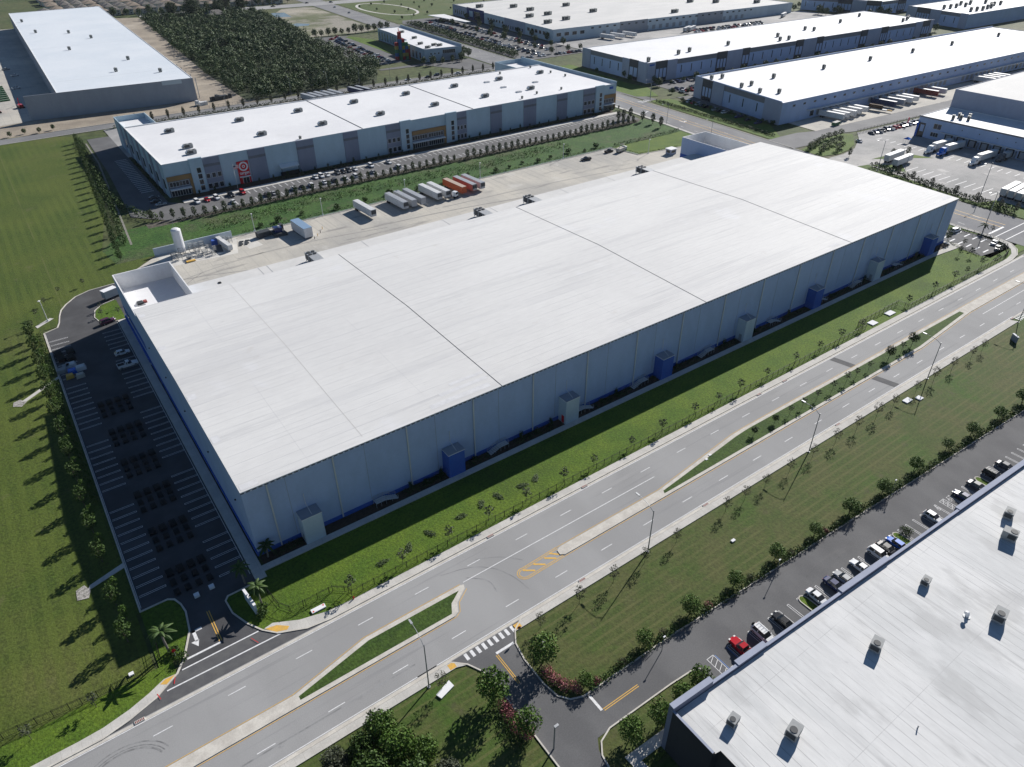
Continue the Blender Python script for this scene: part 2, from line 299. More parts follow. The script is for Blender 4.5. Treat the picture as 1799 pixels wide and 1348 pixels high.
# concrete yards
sheet('truck_court', [[(18.3, 205), (18.3, 267.3), (36, 283.2), (267.6, 283.2), (271, 265.8), (300, 262.6), (312, 256), (312, 225), (288, 205)]], .004, COURT)
sheet('truck_court', [[(54.5, 421), (327, 421), (330, 486), (54.5, 486)]], .002, COURT2)
sheet('truck_court', [[(386, 262), (384, 238.4), (500, 231.1), (760, 215.1), (760, 244), (650, 248)]], .003, COURT)
sheet('truck_yard', [[(339.5, 100), (341.5, 150), (350, 182), (343.6, 190), (345.4, 204), (358, 203.5), (372, 206), (390, 215), (400, 222.5), (496, 216.5), (640, 202), (640, 60), (339.5, 60)]], .0, COURT2)
sheet('truck_court', [[(470, 500), (800, 500), (800, 550), (443, 558), (443, 503)]], .004, COURT2)
sheet('truck_court', [[(-60, 520), (24, 535), (41.5, 534), (56.2, 956), (-20, 960), (-120, 700)]], .004, COURT)
sheet('dirt', [[(-60, 500), (118, 499.6), (152, 500.2), (160, 620), (178, 960), (140, 980), (115, 530), (24, 534), (-60, 534)]], -.02, DIRT)
sheet('bare_ground', [[(272, 720), (330, 716), (352, 724), (362, 850), (368, 930), (330, 930), (305, 890), (285, 800)]], -.02, mat('bare_soil', [(.10, .115, .05), (.27, .25, .21), (.40, .36, .29)], .022, fine=(.4, .2), detail=8, ramp=(.42, .58)))
sheet('water', [[(288, 792), (306, 790), (312, 800), (302, 812), (290, 806)], [(300, 870), (316, 862), (322, 900), (308, 905)], [(270, 850), (282, 846), (290, 880), (280, 892)]], -.008, WATER)
sheet('park', [[(386, 742), (460, 770), (800, 800), (900, 930), (401, 934)]], -.02, mat('grass_park', [(.060, .095, .02), (.085, .105, .03)], .03, fine=(.6, .3)))
ring = [(430 + 26 * cos(a * pi / 14), 855 + 60 * sin(a * pi / 14)) for a in range(29)]
struct(strip(MB(), ring, 3.0, .0, .0, WALKP).build('path'))
sheet('lawn', [[(301, 600), (306, 560), (310, 556), (319, 640), (322, 668), (312, 700), (306, 700)], [(358, 243), (350, 243), (357.6, 340), (360, 346), (374, 343), (374, 262)]], .012, GV)
sheet('lawn', [[(360, 360), (373, 352), (386, 376), (384, 392), (394, 470), (366, 470)]], .008, GV)
sheet('verge', [[(342.5, 127), (346, 152), (352, 186), (343.4, 188), (338.6, 142), (339, 106), (352, 106), (352, 124)]], .02, GV)
sheet('mound', [[(345.4, 208), (356, 205), (366, 206), (378, 210), (388, 217), (395, 222), (391, 226), (372, 226.4), (356, 222.8), (346.5, 221)]], .04, GV)
sheet('island', [[(362, 190), (372, 189), (386, 181), (389, 172), (381, 178), (366, 187)], [(352, 186), (360, 180), (366, 176), (356, 168)]], .05, GV)
for nm, pts in (('planting_bed', rect(16.2, 110.7, 290, 113.8)), ('planting_bed', [(60, 337.9), (320, 337.9), (323, 344), (60, 344)])): sheet(nm, pts, -.02, MULCH)
sheet('forest_floor', [(146, 506), (240, 504), (262, 545), (272, 700), (284, 760), (292, 830), (296, 925), (255, 972), (180, 970), (165, 800), (150, 615)], -.01, mat('forest_floor', [(.028, .040, .016), (.05, .065, .028)], .2, fine=(.8, .4)))
# pavements (slabs with real thickness)
sheet('pavement', [rect(15.6, 109.0, 271, 110.65), [(271, 109), (290, 107.4), (291, 110), (289, 114), (287.6, 114.2), (287.6, 110.65), (271, 110.65)], rect(13.55, 107.4, 15.6, 204), rect(13.55, 204, 16.6, 238)], .13, WALK, thick=.2)
sheet('pavement', [[(-160, 90.35), (-18, 90.35), (-13.7, 91.1), (-9.2, 92.7), (-7.0, 94.1), (-5.0, 95.4), (-7.2, 95.6), (-9.9, 94.3), (-13.3, 93.1), (-17.6, 92.2), (-21.4, 92.0), (-160, 92.0)],
      [(10.8, 95.5), (12.4, 93.3), (17.4, 91.0), (21.8, 90.4), (292, 90.4), (299, 91.6), (304, 94), (308, 98), (309.3, 104), (309.4, 126), (312, 150), (324.2, 276), (330.1, 331), (336, 405), (343, 486),
       (341.6, 486), (334.4, 405), (328.4, 331), (322.6, 276), (310.5, 150), (307.9, 126), (307.7, 105), (306, 99.5), (302.5, 95.3), (298, 93), (292, 92.0), (27.1, 92.0), (22.0, 92.2), (16.9, 93.5), (12.5, 95.8)]], .13, WALK, thick=.2)
sheet('pavement', [[(-160, 67.5), (35.6, 67.5), (37.3, 66.9), (35.4, 69.0), (-160, 69.0)], [(48.4, 67.5), (246, 67.3), (245, 69.0), (50.9, 69.0)], [(264, 67.3), (309, 67.3), (309, 69.0), (266, 69.0)]], .13, WALK, thick=.2)
sheet('pavement', [[(48.9, 38.3), (49, 36), (49.6, 30), (51.3, 30), (50.7, 36.4), (57.4, 36.2), (57.4, 38)]], .10, WALKP, thick=.15)
sheet('pavement', [[(60, 334.5), (323, 334.5), (324.5, 337.8), (60, 337.8)]], .13, WALKP, thick=.2)
sheet('pavement', [[(-17.5, 205.2), (-16.3, 204.6), (-7.3, 212), (-7.3, 213.2)], [(-14.6, 124.6), (-13.9, 125.9), (-7.3, 128.2), (-7.3, 126.8)]], .06, WALKP, thick=.12)
sheet('riprap', [[(-19.5, 204), (-17.6, 202.6), (-16.2, 204.4), (-17.6, 206.6), (-19.2, 206)], [(-16.6, 123.2), (-14.6, 122.6), (-14, 124.4), (-14.8, 126.6), (-16.4, 126)]], .03, DARKROCK)
# medians: kerbed, concrete-capped or grassed
mw_full = [(-160, 77.0), (41.2, 76.9), (42.2, 77.4), (43.2, 79.3), (46.2, 81.4), (46.6, 82.3), (45.8, 82.6), (25.2, 82.6), (10.3, 79.3), (-160, 79.3)]
me_full = [(67.9, 76.6), (206.5, 76.8), (240, 79.4), (309, 79.4), (309, 82.6), (132, 82.7), (127.0, 82.5), (103.4, 79.6), (97.6, 78.9), (68.3, 78.9), (67.2, 78.4), (67.0, 77.2)]
sheet('median', [mw_full, me_full], .14, KERB, thick=.16)
sheet('median_grass', [[(10.8, 77.8), (41.0, 77.7), (42.2, 79.8), (45.0, 81.6), (25.5, 81.7), (10.8, 78.6)], [(97.8, 77.4), (206, 77.6), (237.5, 80.2), (237.5, 81.6), (132.2, 81.8), (127.3, 81.5), (103.8, 78.8), (98.2, 78.2)]], .155, GM)
for nm, pts, sd in (('kerb', lotw[6:], 0),): pass
kerb('kerb', [(-160, 90.3), (-18, 90.3), (-13.7, 91.15), (-9.2, 92.65), (-5.0, 95.35), (-3, 98.1), (-.7, 103.3), (-.1, 108.2), (-.4, 110.5), (-1.1, 112.4), (-2.2, 113.2), (-7.2, 113.2), (-7.2, 242.5), (-3.2, 244.2), (-2.2, 247.5), (-1.4, 252.5), (-.4, 256.5), (1.5, 259.9), (5, 264.2), (9.6, 266.6), (18.3, 267.3)], .32)
kerb('kerb', [(13.45, 107.2), (7.6, 107.1), (6.9, 106.2), (7.1, 102.5), (8.6, 98.5), (10.4, 95.4), (12.5, 93.1), (17.4, 90.9), (21.8, 90.3), (292, 90.3), (299, 91.4), (304.3, 93.8), (308.2, 97.8), (309.5, 104), (309.6, 126), (324.4, 277), (330.3, 332), (336.2, 405), (343.4, 486)], .3)
kerb('kerb', [(13.5, 108), (13.5, 238), (9.8, 238.6), (8.4, 241), (7.7, 244.5), (8.6, 249.5), (11, 252.6), (15.4, 254.2)], .25)
kerb('kerb', [(-160, 69.15), (35.2, 69.15), (37.6, 66.9), (39.1, 64), (39.5, 60), (39.4, 30)], .25); kerb('kerb', [(309, 69.15), (264, 69.15), (261, 67.2)], .25)
kerb('kerb', [(245, 69.15), (51, 69.15), (48.7, 67.8), (47.1, 65.4), (46.4, 61.7), (46.3, 56), (46.8, 52.8), (48.2, 51.0), (50.4, 50.1), (71, 49.9), (130.6, 47.3), (197, 44.2), (222, 43)], .25)
kerb('kerb', [(45.6, 30), (45.8, 38.6), (46.2, 40.6), (47.6, 42.4), (50.2, 43.3), (64, 43.0), (68.8, 42.7), (70.6, 42.0)], .25)
kerb('kerb', crossE[1:9], .4, m=KERB); kerb('kerb', [(-60, 485.6), (30, 487.6), (343, 488.6)], .4); kerb('kerb', [(30, 499.6), (318, 500.2)], .4); kerb('kerb', [(324.5, 334.4), (60, 334.4)], .3); kerb('kerb', [(36, 283.4), (267.8, 283.4), (271.2, 266), (300, 262.8), (312, 256.2)], .35, .2)
# gutter pans along the main road
for nm, pts in (('gutter', [(-160, 89.85), (300, 89.85)]), ('gutter', [(-160, 69.5), (309, 69.5)])): mark(nm, pts, .55, .006, KERB)
# ---------------------------------------------------------------- painted markings
def dashes(y, x0, n, L=3.05, per=12.192, w=.16):
    b = MB()
    for i in range(n): b.sheet(rect(x0 + i * per - L / 2, y - w / 2, x0 + i * per + L / 2, y + w / 2), .016, PAINTW)
    struct(b.build('road_marking'))
dashes(85.93, 161.0 - 17 * 12.192, 29); dashes(73.07, 149.37 - 16 * 12.192, 29); 
mark('road_marking', [(-160, 89.4), (-12, 89.4)], .16); mark('road_marking', [(-12, 89.4), (302, 89.4)], .16); mark('road_marking', [(-160, 69.95), (21.7, 69.95)], .16); mark('road_marking', [(29.1, 69.95), (248, 69.95)], .16); mark('road_marking', [(21.7, 69.95), (33, 69.95)], .16)
mark('road_marking', [(46.8, 82.9), (100, 82.9)], .18); mark('road_marking', [(242, 76.4), (309, 76.4)], .16)
mark('road_marking', [(-160, 79.55), (10, 79.55), (25, 82.85), (46, 82.85)], .11, m=PAINTY); mark('road_marking', [(-160, 76.7), (41.4, 76.65), (42.6, 77.3), (43.6, 79.2), (46.6, 81.2)], .11, m=PAINTY)
mark('road_marking', [(67.6, 79.2), (97.6, 79.2), (103.2, 79.9), (126.8, 82.8), (132, 82.95), (309, 82.9)], .11, m=PAINTY); mark('road_marking', [(67.6, 76.3), (206.4, 76.5), (240, 79.15), (309, 79.15)], .11, m=PAINTY)
b = MB()
for k in (0, .42):
    o = [(67.6, 79.25 - k), (58.6, 78.9 - k)] + [(58.2 + (1.6 - k) * cos(a), 77.55 + (1.45 - k) * sin(a)) for a in [pi / 2 + pi * i / 10 for i in range(11)]] + [(58.6, 76.1 + k), (67.6, 76.3 + k)]
    strip(b, o, .15, .017, .017, PAINTY)
for x in (58.3, 61.0, 63.8): strip(b, [(x, 78.4), (x + 2.0, 76.9)], .42, .018, .018, PAINTY)
strip(b, [(65.4, 78.8), (67.1, 77.2)], .42, .018, .018, PAINTY)
struct(b.build('road_marking'))
b = MB()
for i in range(9): x = 38.0 + i * 1.27; b.sheet([(x, 67.55), (x + .62, 67.55), (x + .62, 69.0), (x, 69.0)], .02, PAINTW)
b.sheet(rect(43.0, 65.5, 46.9, 66.0), .02, PAINTW)
for i in range(13): x = 247.4 + i * 1.2; b.sheet(rect(x, 67.2, x + .6, 69.0), .02, PAINTW)
b.sheet(rect(256, 64.2, 262, 64.9), .02, PAINTW)
b.sheet([(51.0, 46.4), (51.5, 46.4), (51.5, 49.6), (51.0, 49.6)], .02, PAINTW)
b.sheet(rect(-2.9, 97.2, 3.3, 97.6), .02, PAINTW); strip(b, [(-4.1, 95.65), (9.7, 95.65)], .26, .02, .02, PAINTW); strip(b, [(-7.3, 93.0), (13.0, 92.7)], .26, .02, .02, PAINTW)
b.sheet([(-.5, 100.2), (.1, 100.2), (.1, 103.0), (-.5, 103)], .02, PAINTW); b.sheet([(-1.2, 100.4), (.2, 100.4), (-.3, 98.9)], .02, PAINTW); b.sheet([(-.5, 102.4), (1.3, 102.4), (1.3, 103), (-.5, 103)], .02, PAINTW)
struct(b.build('road_marking'))
b = MB()
for x in (42.75, 43.1): strip(b, [(x, 58.6), (x, 65.4)], .15, .02, .02, PAINTY)
for y in (46.1, 46.45): strip(b, [(51.6, y), (59.4, y - .12)], .14, .02, .02, PAINTY)
for x in (3.15, 3.55): strip(b, [(x, 97.7), (x, 105.8)], .17, .02, .02, PAINTY)
struct(b.build('road_marking'))
sheet('tactile_paving', [[(-7.0, 94.2), (-5.2, 95.35), (-7.0, 95.4), (-8.0, 94.9)], [(10.9, 95.3), (12.2, 93.5), (14.2, 92.7), (14.8, 93.3), (12.9, 94.9)], rect(34.5, 67.6, 35.8, 68.8), rect(48.9, 67.6, 50.2, 68.8)], .136, PAINTY)
def turnarrow(x, y, rz, s=1.0):
    b = MB(); q = lambda px, py: (x + (px * cos(rz) - py * sin(rz)) * s, y + (px * sin(rz) + py * cos(rz)) * s)
    b.sheet([q(-.15, 0), (q(.15, 0)), q(.15, 2.2), q(-.15, 2.2)], .024, PAINTW); b.sheet([q(-.15, 1.9), q(-.9, 1.5), q(-.9, 1.2), q(-.15, 1.5)], .025, PAINTW); b.sheet([q(-.9, .9), q(-.9, 1.9), q(-1.6, 1.35)], .0255, PAINTW)
    struct(b.build('road_marking'))
turnarrow(216, 78.3, -pi / 2, 1.2); turnarrow(336, 330, pi, 2); turnarrow(338, 300, pi, 2)
# bays: hairpin pairs, wheel stops
def hairpins(xs, y0, y1, z=.018, w=.1, gap=.42, m=None, closed=True, vert=True):
    b = MB()
    for x in xs:
        y0_, y1_ = (y0(x), y1(x)) if callable(y0) else (y0, y1)
        for s in (-1, 1):
            p = [(x + s * gap / 2, y0_), (x + s * gap / 2, y1_)]; strip(b, p if vert else [(q[1], q[0]) for q in p], w, z, z, m or PAINTW)
        if closed:
            p = [(x - gap / 2 - w / 2, y1_), (x + gap / 2 + w / 2, y1_)]; strip(b, p if vert else [(q[1], q[0]) for q in p], w, z, z, m or PAINTW)
    struct(b.build('bay_marking'))
ys = [117 + 2.83 * i for i in range(44)]
LW_ = [y for y in ys if not any(abs(y - q) < 2 for q in (149.5, 178.4, 207.5))]
hairpins([y for y in LW_ if y < 238], -6.6, -1.6, vert=False)
hairpins([y - 4 for y in ys if not any(abs(y - 4 - q) < 2.2 for q in (127.2, 154, 184.5, 216.5)) and y - 4 < 234], 13.1, 7.8, vert=False)
mark('bay_marking', [(-6.9, 114), (-6.9, 242)], .1); mark('bay_marking', [(13.0, 110), (13.0, 237)], .1)
LS = lambda x: 45.9 - .0452 * x
hairpins([78.2 + 2.74 * i for i in range(44)], lambda x: LS(x) - 5.0, lambda x: LS(x))
b = MB()
for x0 in (72.9, 145.9):
    strip(b, [(x0, LS(x0) - 5), (x0, LS(x0)), (x0 + 1.6, LS(x0)), (x0 + 1.6, LS(x0) - 5)], .1, .018, .018, PAINTW)
    for k in range(5): strip(b, [(x0 + 1.6, LS(x0) - .1 - k * 1.0), (x0, LS(x0) - .9 - k * 1.0)], .1, .018, .018, PAINTW)
struct(b.build('bay_marking'))
b = MB()
for x0 in (75.2, 143.6, 148.4, 84.6):
    for a in range(8): strip(b, [(x0 + .4 * cos(a * pi / 4), 38.2 + .4 * sin(a * pi / 4)), (x0 + .4 * cos((a + 1) * pi / 4), 38.2 + .4 * sin((a + 1) * pi / 4))], .09, .018, .018, PAINTW)
    strip(b, [(x0, 38.2), (x0, 39.1), (x0 + .5, 39.1)], .09, .019, .019, PAINTW)
struct(b.build('bay_marking')); mark('bay_marking', [(77.75, 42.3), (77.75, 38)], .13, m=mat('paint_blue', [(.16, .27, .55)])); mark('bay_marking', [(74.75, 42.4), (74.75, 38)], .13, m=MATS['paint_blue'])
hairpins([70 + 3.0 * i for i in range(82)], 333.9, 329.6, w=.14, gap=.30); hairpins([70 + 3.0 * i for i in range(82)], 318.8, 322.8, w=.14, gap=.3)
hairpins([360 + 2.9 * i for i in range(21)], 53, 47.6, w=.3, gap=.5, vert=False)
b = MB()
for i in range(15): y = 112 + 4.1 * i; strip(b, [(355 + (y - 112) * .07, y), (365.5 + (y - 112) * .05, y - .4)], .35, .02, .02, PAINTW)
for i in range(24): y = 114 + 4.1 * i; strip(b, [(391.5 + (y - 114) * .05, y), (397 + (y - 114) * .05, y)], .35, .02, .02, PAINTW)
struct(b.build('bay_marking'))
b = MB()
for i in range(6): y = 99 + 3.2 * i; strip(b, [(300.2, y), (304.6, y)], .5, .02, .02, PAINTW); strip(b, [(291, y + 1), (295, y + 1)], .5, .02, .02, PAINTW)
struct(b.build('bay_marking'))
mark('road_marking', [(322, 108), (322, 126), (336.5, 277), (342, 332), (348.5, 405)], .35, m=PAINTY); mark('road_marking', [(325.8, 108), (325.8, 126), (340, 277), (345.5, 332), (352, 405)], .3, m=PAINTY)
mark('road_marking', [(311, 107.4), (323, 107.4)], .8); mark('road_marking', [(310, 104.4), (337, 104.4)], .35); mark('road_marking', [(310, 100.6), (337, 100.6)], .35)
b = MB()
for i in range(40):
    for off in (5.5, 22):
        y = 118 + i * 12.2; f = (y - 126) * .0985 if y < 277 else 14.9 + (y - 277) * .09; strip(b, [(309.6 + f + off * .75, y), (309.9 + f + off * .75, y + 3)], .2, .02, .02, PAINTW)
struct(b.build('road_marking'))
for i in range(5): mark('road_marking', [(351.5 + i * 1.7, 349.5 + i * .2), (352.4 + i * 1.7, 345.5)], .7)
# tar-dark resurfaced strips across the carriageways and swept tyre marks
sheet('asphalt_patch', [[(179.2, 83.0), (181.6, 83.0), (180.2, 89.1), (177.8, 89.1)], [(180.0, 70.2), (182.6, 70.2), (181.2, 76.3), (178.6, 76.3)]], .009, PATCH)
TYRE = mat('tyre_mark', [(.17, .17, .17), (.29, .29, .288)], 1.0)
b = MB()
for r, w in ((6.2, .30), (7.4, .20), (6.7, .16)): strip(b, [(-16.5 + r * cos(a), 80.6 + r * .85 * sin(a)) for a in [radians(20 + 8 * i) for i in range(14)]], w, .011, .011, TYRE)
struct(b.build('tyre_mark'))
TY2 = mat('tyre_faint', [(.21, .21, .21), (.30, .30, .30)], .6); b = MB()
strip(b, smooth([(44, 87), (50, 85.6), (54, 82.5), (56, 78), (56.5, 74)]), .14, .011, .011, TY2); strip(b, smooth([(52, 86.5), (57, 84), (60, 80.5)]), .12, .011, .011, TY2); strip(b, smooth([(48, 83.5), (51.5, 80.5), (51, 77)]), .2, .011, .011, TY2)
strip(b, [(-60, 72.3), (5, 72.6), (30, 72.4)], .28, .0105, .0105, TY2)
struct(b.build('tyre_mark'))
sheet('utility_marking', [[(-6.0, 93.6), (-5.85, 93.6), (-5.4, 94.9), (-5.5, 94.9)], [(-8.9, 93.3), (-8.75, 93.3), (-8.5, 91.9), (-8.6, 91.9)], [(8.0, 94.9), (8.1, 94.9), (8.9, 93.1), (8.8, 93.1)]], .15, RED)

BAYL = mat('bay_line_worn', [(.27, .26, .245)]); b = MB()
for i in range(46): x = 92 + i * 3.72; strip(b, [(x, 267.5), (x - .3, 283)], .16, .012, .012, BAYL)
struct(b.build('bay_marking'))
b = MB()
for x0, y0, x1, y1, w in ((20, 258, 60, 250, .5), (22, 250, 70, 262, .35), (60, 262, 120, 256, .6), (110, 260, 190, 250, .8), (150, 262, 260, 252, .6), (24, 240, 34, 262, .45), (30, 240, 46, 258, .3)): strip(b, smooth([(x0, y0), ((x0 + x1) / 2, (y0 + y1) / 2 + 2.5), (x1, y1)]), w, .013, .013, mat('dirt_track', [(.25, .24, .225), (.31, .30, .28)], .5) if 'dirt_track' not in MATS else MATS['dirt_track'])
struct(b.build('tyre_mark'))

for x0 in (97.2, 127.6, 159.6):
    y1 = LS(x0); o = [(x0, y1 - 5.4), (x0, y1 - .9), (x0 + .3, y1 - .25), (x0 + .9, y1), (x0 + 1.5, y1 - .3), (x0 + 1.8, y1 - .9), (x0 + 1.8, y1 - 5.4)]
    sheet('island', o, .12, GV); kerb('kerb', o, .2, .16)
# ---------------------------------------------------------------- buildings
class Face:
    """places panels on a wall that runs from p0 to p1 (footprint counter-clockwise, outside on the right)"""
    def __init__(s, p0, p1):
        s.p = Vector(p0); s.d = (Vector(p1) - s.p); s.L = s.d.length; s.d /= s.L; s.n = Vector((s.d.y, -s.d.x))
    def pts(s, a, b, d0, d1):
        q = lambda t, d: tuple(s.p + s.d * t + s.n * d)
        return [q(a, d1), q(b, d1), q(b, d0), q(a, d0)]
    def panel(s, mb, a, b, z0, z1, d, m, d0=-.02, top=None): mb.prism(s.pts(a, b, d0, d), z0, z1, m, top); return mb
def shell(t, pts, h, wm, rm, par=.6, cop=None, zf=0.0, name='roof', base=0.0):
    """outer walls up to the parapet, an inner parapet face and a roof deck below it"""
    n = len(pts); b = MB(); C = [Vector(p) for p in pts]; inn = []
    for i in range(n):
        a = (C[i] - C[i - 1]).normalized(); d = (C[(i + 1) % n] - C[i]).normalized(); na = Vector((-a.y, a.x)); nd = Vector((-d.y, d.x))
        k = (na + nd); k = k / max(.3, k.length_squared) * 2; inn.append(C[i] + k * .35)
    V = [(p.x, p.y, base) for p in C] + [(p.x, p.y, h) for p in C] + [(p.x, p.y, h) for p in inn] + [(p.x, p.y, h - par - .05) for p in inn]
    b.add(V, [(i, (i + 1) % n, n + (i + 1) % n, n + i) for i in range(n)], wm)
    b.add(V, [(n + i, n + (i + 1) % n, 2 * n + (i + 1) % n, 2 * n + i) for i in range(n)], cop or TRIM)
    b.add(V, [(2 * n + i, 2 * n + (i + 1) % n, 3 * n + (i + 1) % n, 3 * n + i) for i in range(n)], cop or TRIM)
    b.keep = True; w = b.build('wall', t)
    r = MB().sheet([tuple(p) for p in inn], h - par, rm).build(name, t)
    return w, r
def windows(t, face, spans, z0, z1, d=.06, frame=TRIM, name='window', fr=.12, mull=0):
    for a, c in spans:
        b = MB(); face.panel(b, a - fr, c + fr, z0 - fr, z1 + fr, d, frame); face.panel(b, a, c, z0, z1, d + .03, GLASS)
        if mull:
            for k in range(1, mull + 1): x = a + (c - a) * k / (mull + 1); face.panel(b, x - .06, x + .06, z0, z1, d + .06, frame)
        b.build(name, t)
# ---- the big cold-store warehouse in the middle
T = thing('warehouse', 'huge white-roofed warehouse with pale shaded walls and blue base stripe, centre of the scene', 'warehouse', (150, 160, 0))
def tp(o): o.location = tuple(-v for v in o.parent.location); return o
class Loc:
    """builds parts given in world coordinates under a thing whose base point is elsewhere"""
    pass
def seat(t):
    for c in t.children: c.location = (c.location.x - t.location.x, c.location.y - t.location.y, c.location.z - t.location.z)
X0, X1, Y0, Y1, HZ = 16.05, 287.5, 113.5, 204.9, 17.85; YM = 159.2; RG = 1.25
b = MB(); b.keep = False
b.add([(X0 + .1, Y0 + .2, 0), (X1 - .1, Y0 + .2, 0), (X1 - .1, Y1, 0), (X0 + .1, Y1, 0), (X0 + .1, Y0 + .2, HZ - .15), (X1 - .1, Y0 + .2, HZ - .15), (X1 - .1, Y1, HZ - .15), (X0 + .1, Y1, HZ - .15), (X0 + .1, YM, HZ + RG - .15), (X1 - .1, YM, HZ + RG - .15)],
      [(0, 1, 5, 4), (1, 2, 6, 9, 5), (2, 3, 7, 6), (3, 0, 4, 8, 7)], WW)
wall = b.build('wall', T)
b = MB(); SD = Face((X0 + .1, Y0 + .2), (X1 - .1, Y0 + .2)); WF = Face((X0 + .1, Y1), (X0 + .1, Y0 + .2))
SD.panel(b, -.1, 271.5, 0, 1.05, .14, WBL); WF.panel(b, 0, 91.3, 0, .9, .25, WBL); b.build('base_stripe', T)
for k in range(1, 17): b = MB(); SD.panel(b, 17.4 * k - 8.7 - .04, 17.4 * k - 8.7 + .04, 1.4, 17.6, .03, WG); b.build('panel_joint', T)
b = MB()
b.add([(X0, Y0, HZ - .2), (X1, Y0, HZ - .2), (X1, Y1, HZ - .2), (X0, Y1, HZ - .2), (X0, Y0, HZ), (X1, Y0, HZ), (X1, Y1, HZ), (X0, Y1, HZ), (X0, YM, HZ + RG), (X1, YM, HZ + RG), (X0, YM, HZ + RG - .2), (X1, YM, HZ + RG - .2)],
      [(4, 5, 9, 8), (8, 9, 6, 7)], ROOFM)
b.add([(X0, Y0, HZ - .2), (X1, Y0, HZ - .2), (X1, Y1, HZ - .2), (X0, Y1, HZ - .2), (X0, Y0, HZ), (X1, Y0, HZ), (X1, Y1, HZ), (X0, Y1, HZ), (X0, YM, HZ + RG), (X1, YM, HZ + RG), (X0, YM, HZ + RG - .2), (X1, YM, HZ + RG - .2)],
      [(0, 1, 5, 4), (1, 11, 9, 5), (11, 2, 6, 9), (2, 3, 7, 6), (3, 10, 8, 7), (10, 0, 4, 8)], TRIM)
b.build('roof', T)
def roofz(y): return HZ + RG * (1 - abs(y - YM) / (YM - Y0))
JM = mat('joint_cover', [(.17, .17, .17), (.24, .24, .24)], 3)
for x in (78.0, 148.3, 218.4):
    b = MB()
    for ya, yb in ((Y0, YM), (YM, Y1)): b.add([(x - .11, ya, roofz(ya) + .01), (x + .11, ya, roofz(ya) + .01), (x + .11, yb, roofz(yb) + .01), (x - .11, yb, roofz(yb) + .01), (x, ya, roofz(ya) + .09), (x, yb, roofz(yb) + .09)], [(0, 1, 4), (1, 2, 5, 4), (2, 3, 5), (3, 0, 4, 5)], JM)
    b.build('expansion_joint', T)
b = MB()
for ya, yb in ((Y0 + 2, YM), (YM, Y1)): b.add([(42.9, ya, roofz(ya) + .012), (43.05, ya, roofz(ya) + .012), (43.05, yb, roofz(yb) + .012), (42.9, yb, roofz(yb) + .012)], [(0, 1, 2, 3)], mat('seam_grey', [(.50, .49, .47)]))
b.build('roof_seam', T)
PW = mat('membrane_patch', [(.78, .78, .79)]); PT = mat('membrane_repair', [(.66, .66, .665), (.60, .60, .605)], .5, fine=(1, .05), rough=.8)
for x0, y0, x1, y1 in ((16.4, 114, 20, 115.6), (116.5, 114, 120.5, 115.5), (16.3, 176, 18.2, 178), (16.3, 149, 18.3, 151.3), (16.3, 131, 18, 133.5), (16.4, 198, 18, 200), (60, 115, 76, 116.6), (64, 118, 77, 119.2), (68, 120.4, 77.4, 121.4), (210, 115, 214, 116.4), (281, 116, 286.8, 117.5)):
    MB().add([(x, y, roofz(y) + .02) for x, y in rect(x0, y0, x1, y1)], [(0, 1, 2, 3)], PW) if 0 else None
    q = MB(); q.add([(x, y, roofz(y) + .02) for x, y in rect(x0, y0, x1, y1)], [(0, 1, 2, 3)], PT); q.build('roof_patch', T)
b = MB(); SD.panel(b, -.1, 271.5, 17.40, 17.56, .30, WD, d0=.03)
k = 0.6
while k < 271: SD.panel(b, k, k + .4, 17.43, 17.58, .33, TRIM, d0=.03); k += 1.22
b.build('gutter', T)
dsx = [21.0, 35.0] + [52.3 + 17.43 * i for i in range(14)]
for x in dsx:
    if x < 284: b = MB(); SD.panel(b, x - X0 - .14, x - X0 + .14, .3, 17.4, .32, STEEL, d0=.02); b.build('downspout', T)
for i in range(16):
    x = 16.3 + 0 * i; y = 118 + i * 5.6
for y in (122, 141, 160, 178, 196): b = MB(); WF.panel(b, Y1 - y, Y1 - y + .25, 9.5, 9.8, .3, BLK); b.build('wall_light', T)
# entry rooms along the front
for i, x in enumerate((25.5, 60.8, 95.7, 130.2, 165.2, 199.9, 234.7, 270.3)):
    wm = WL if i % 2 == 0 else WBL; b = MB(); h = 6.8 if i % 2 else 7.1
    b.prism(rect(x, 110.55, x + 4.3, 113.68), 0, h, wm); tw = b.build('entry_tower', T)
    b = MB(); b.prism(rect(x - .1, 110.45, x + 4.4, 113.6), h, h + .18, TRIM, WG); b.prism(rect(x + .25, 110.8, x + 4.05, 113.5), h + .18, h + .2, WG); b.build('tower_cap', tw)
    MB().box(x + 4.3, 111.3, .15, x + 4.36, 112.3, 2.3, DOORM).build('door', tw); MB().box(x - .06, 111.3, .15, x, 112.3, 2.3, RED if i == 2 else (WBL if i % 2 else DOORM)).build('door', tw)
    b = MB(); b.tube([(x + 2.4, 111.0, h + .2), (x + 2.2, 113.3, h + 1.5), (x + 2.2, 113.45, 11.2), (x + 2.2, 113.2, 11.5)], .07, STEEL, 6); b.build('conduit', tw)
seatT = T
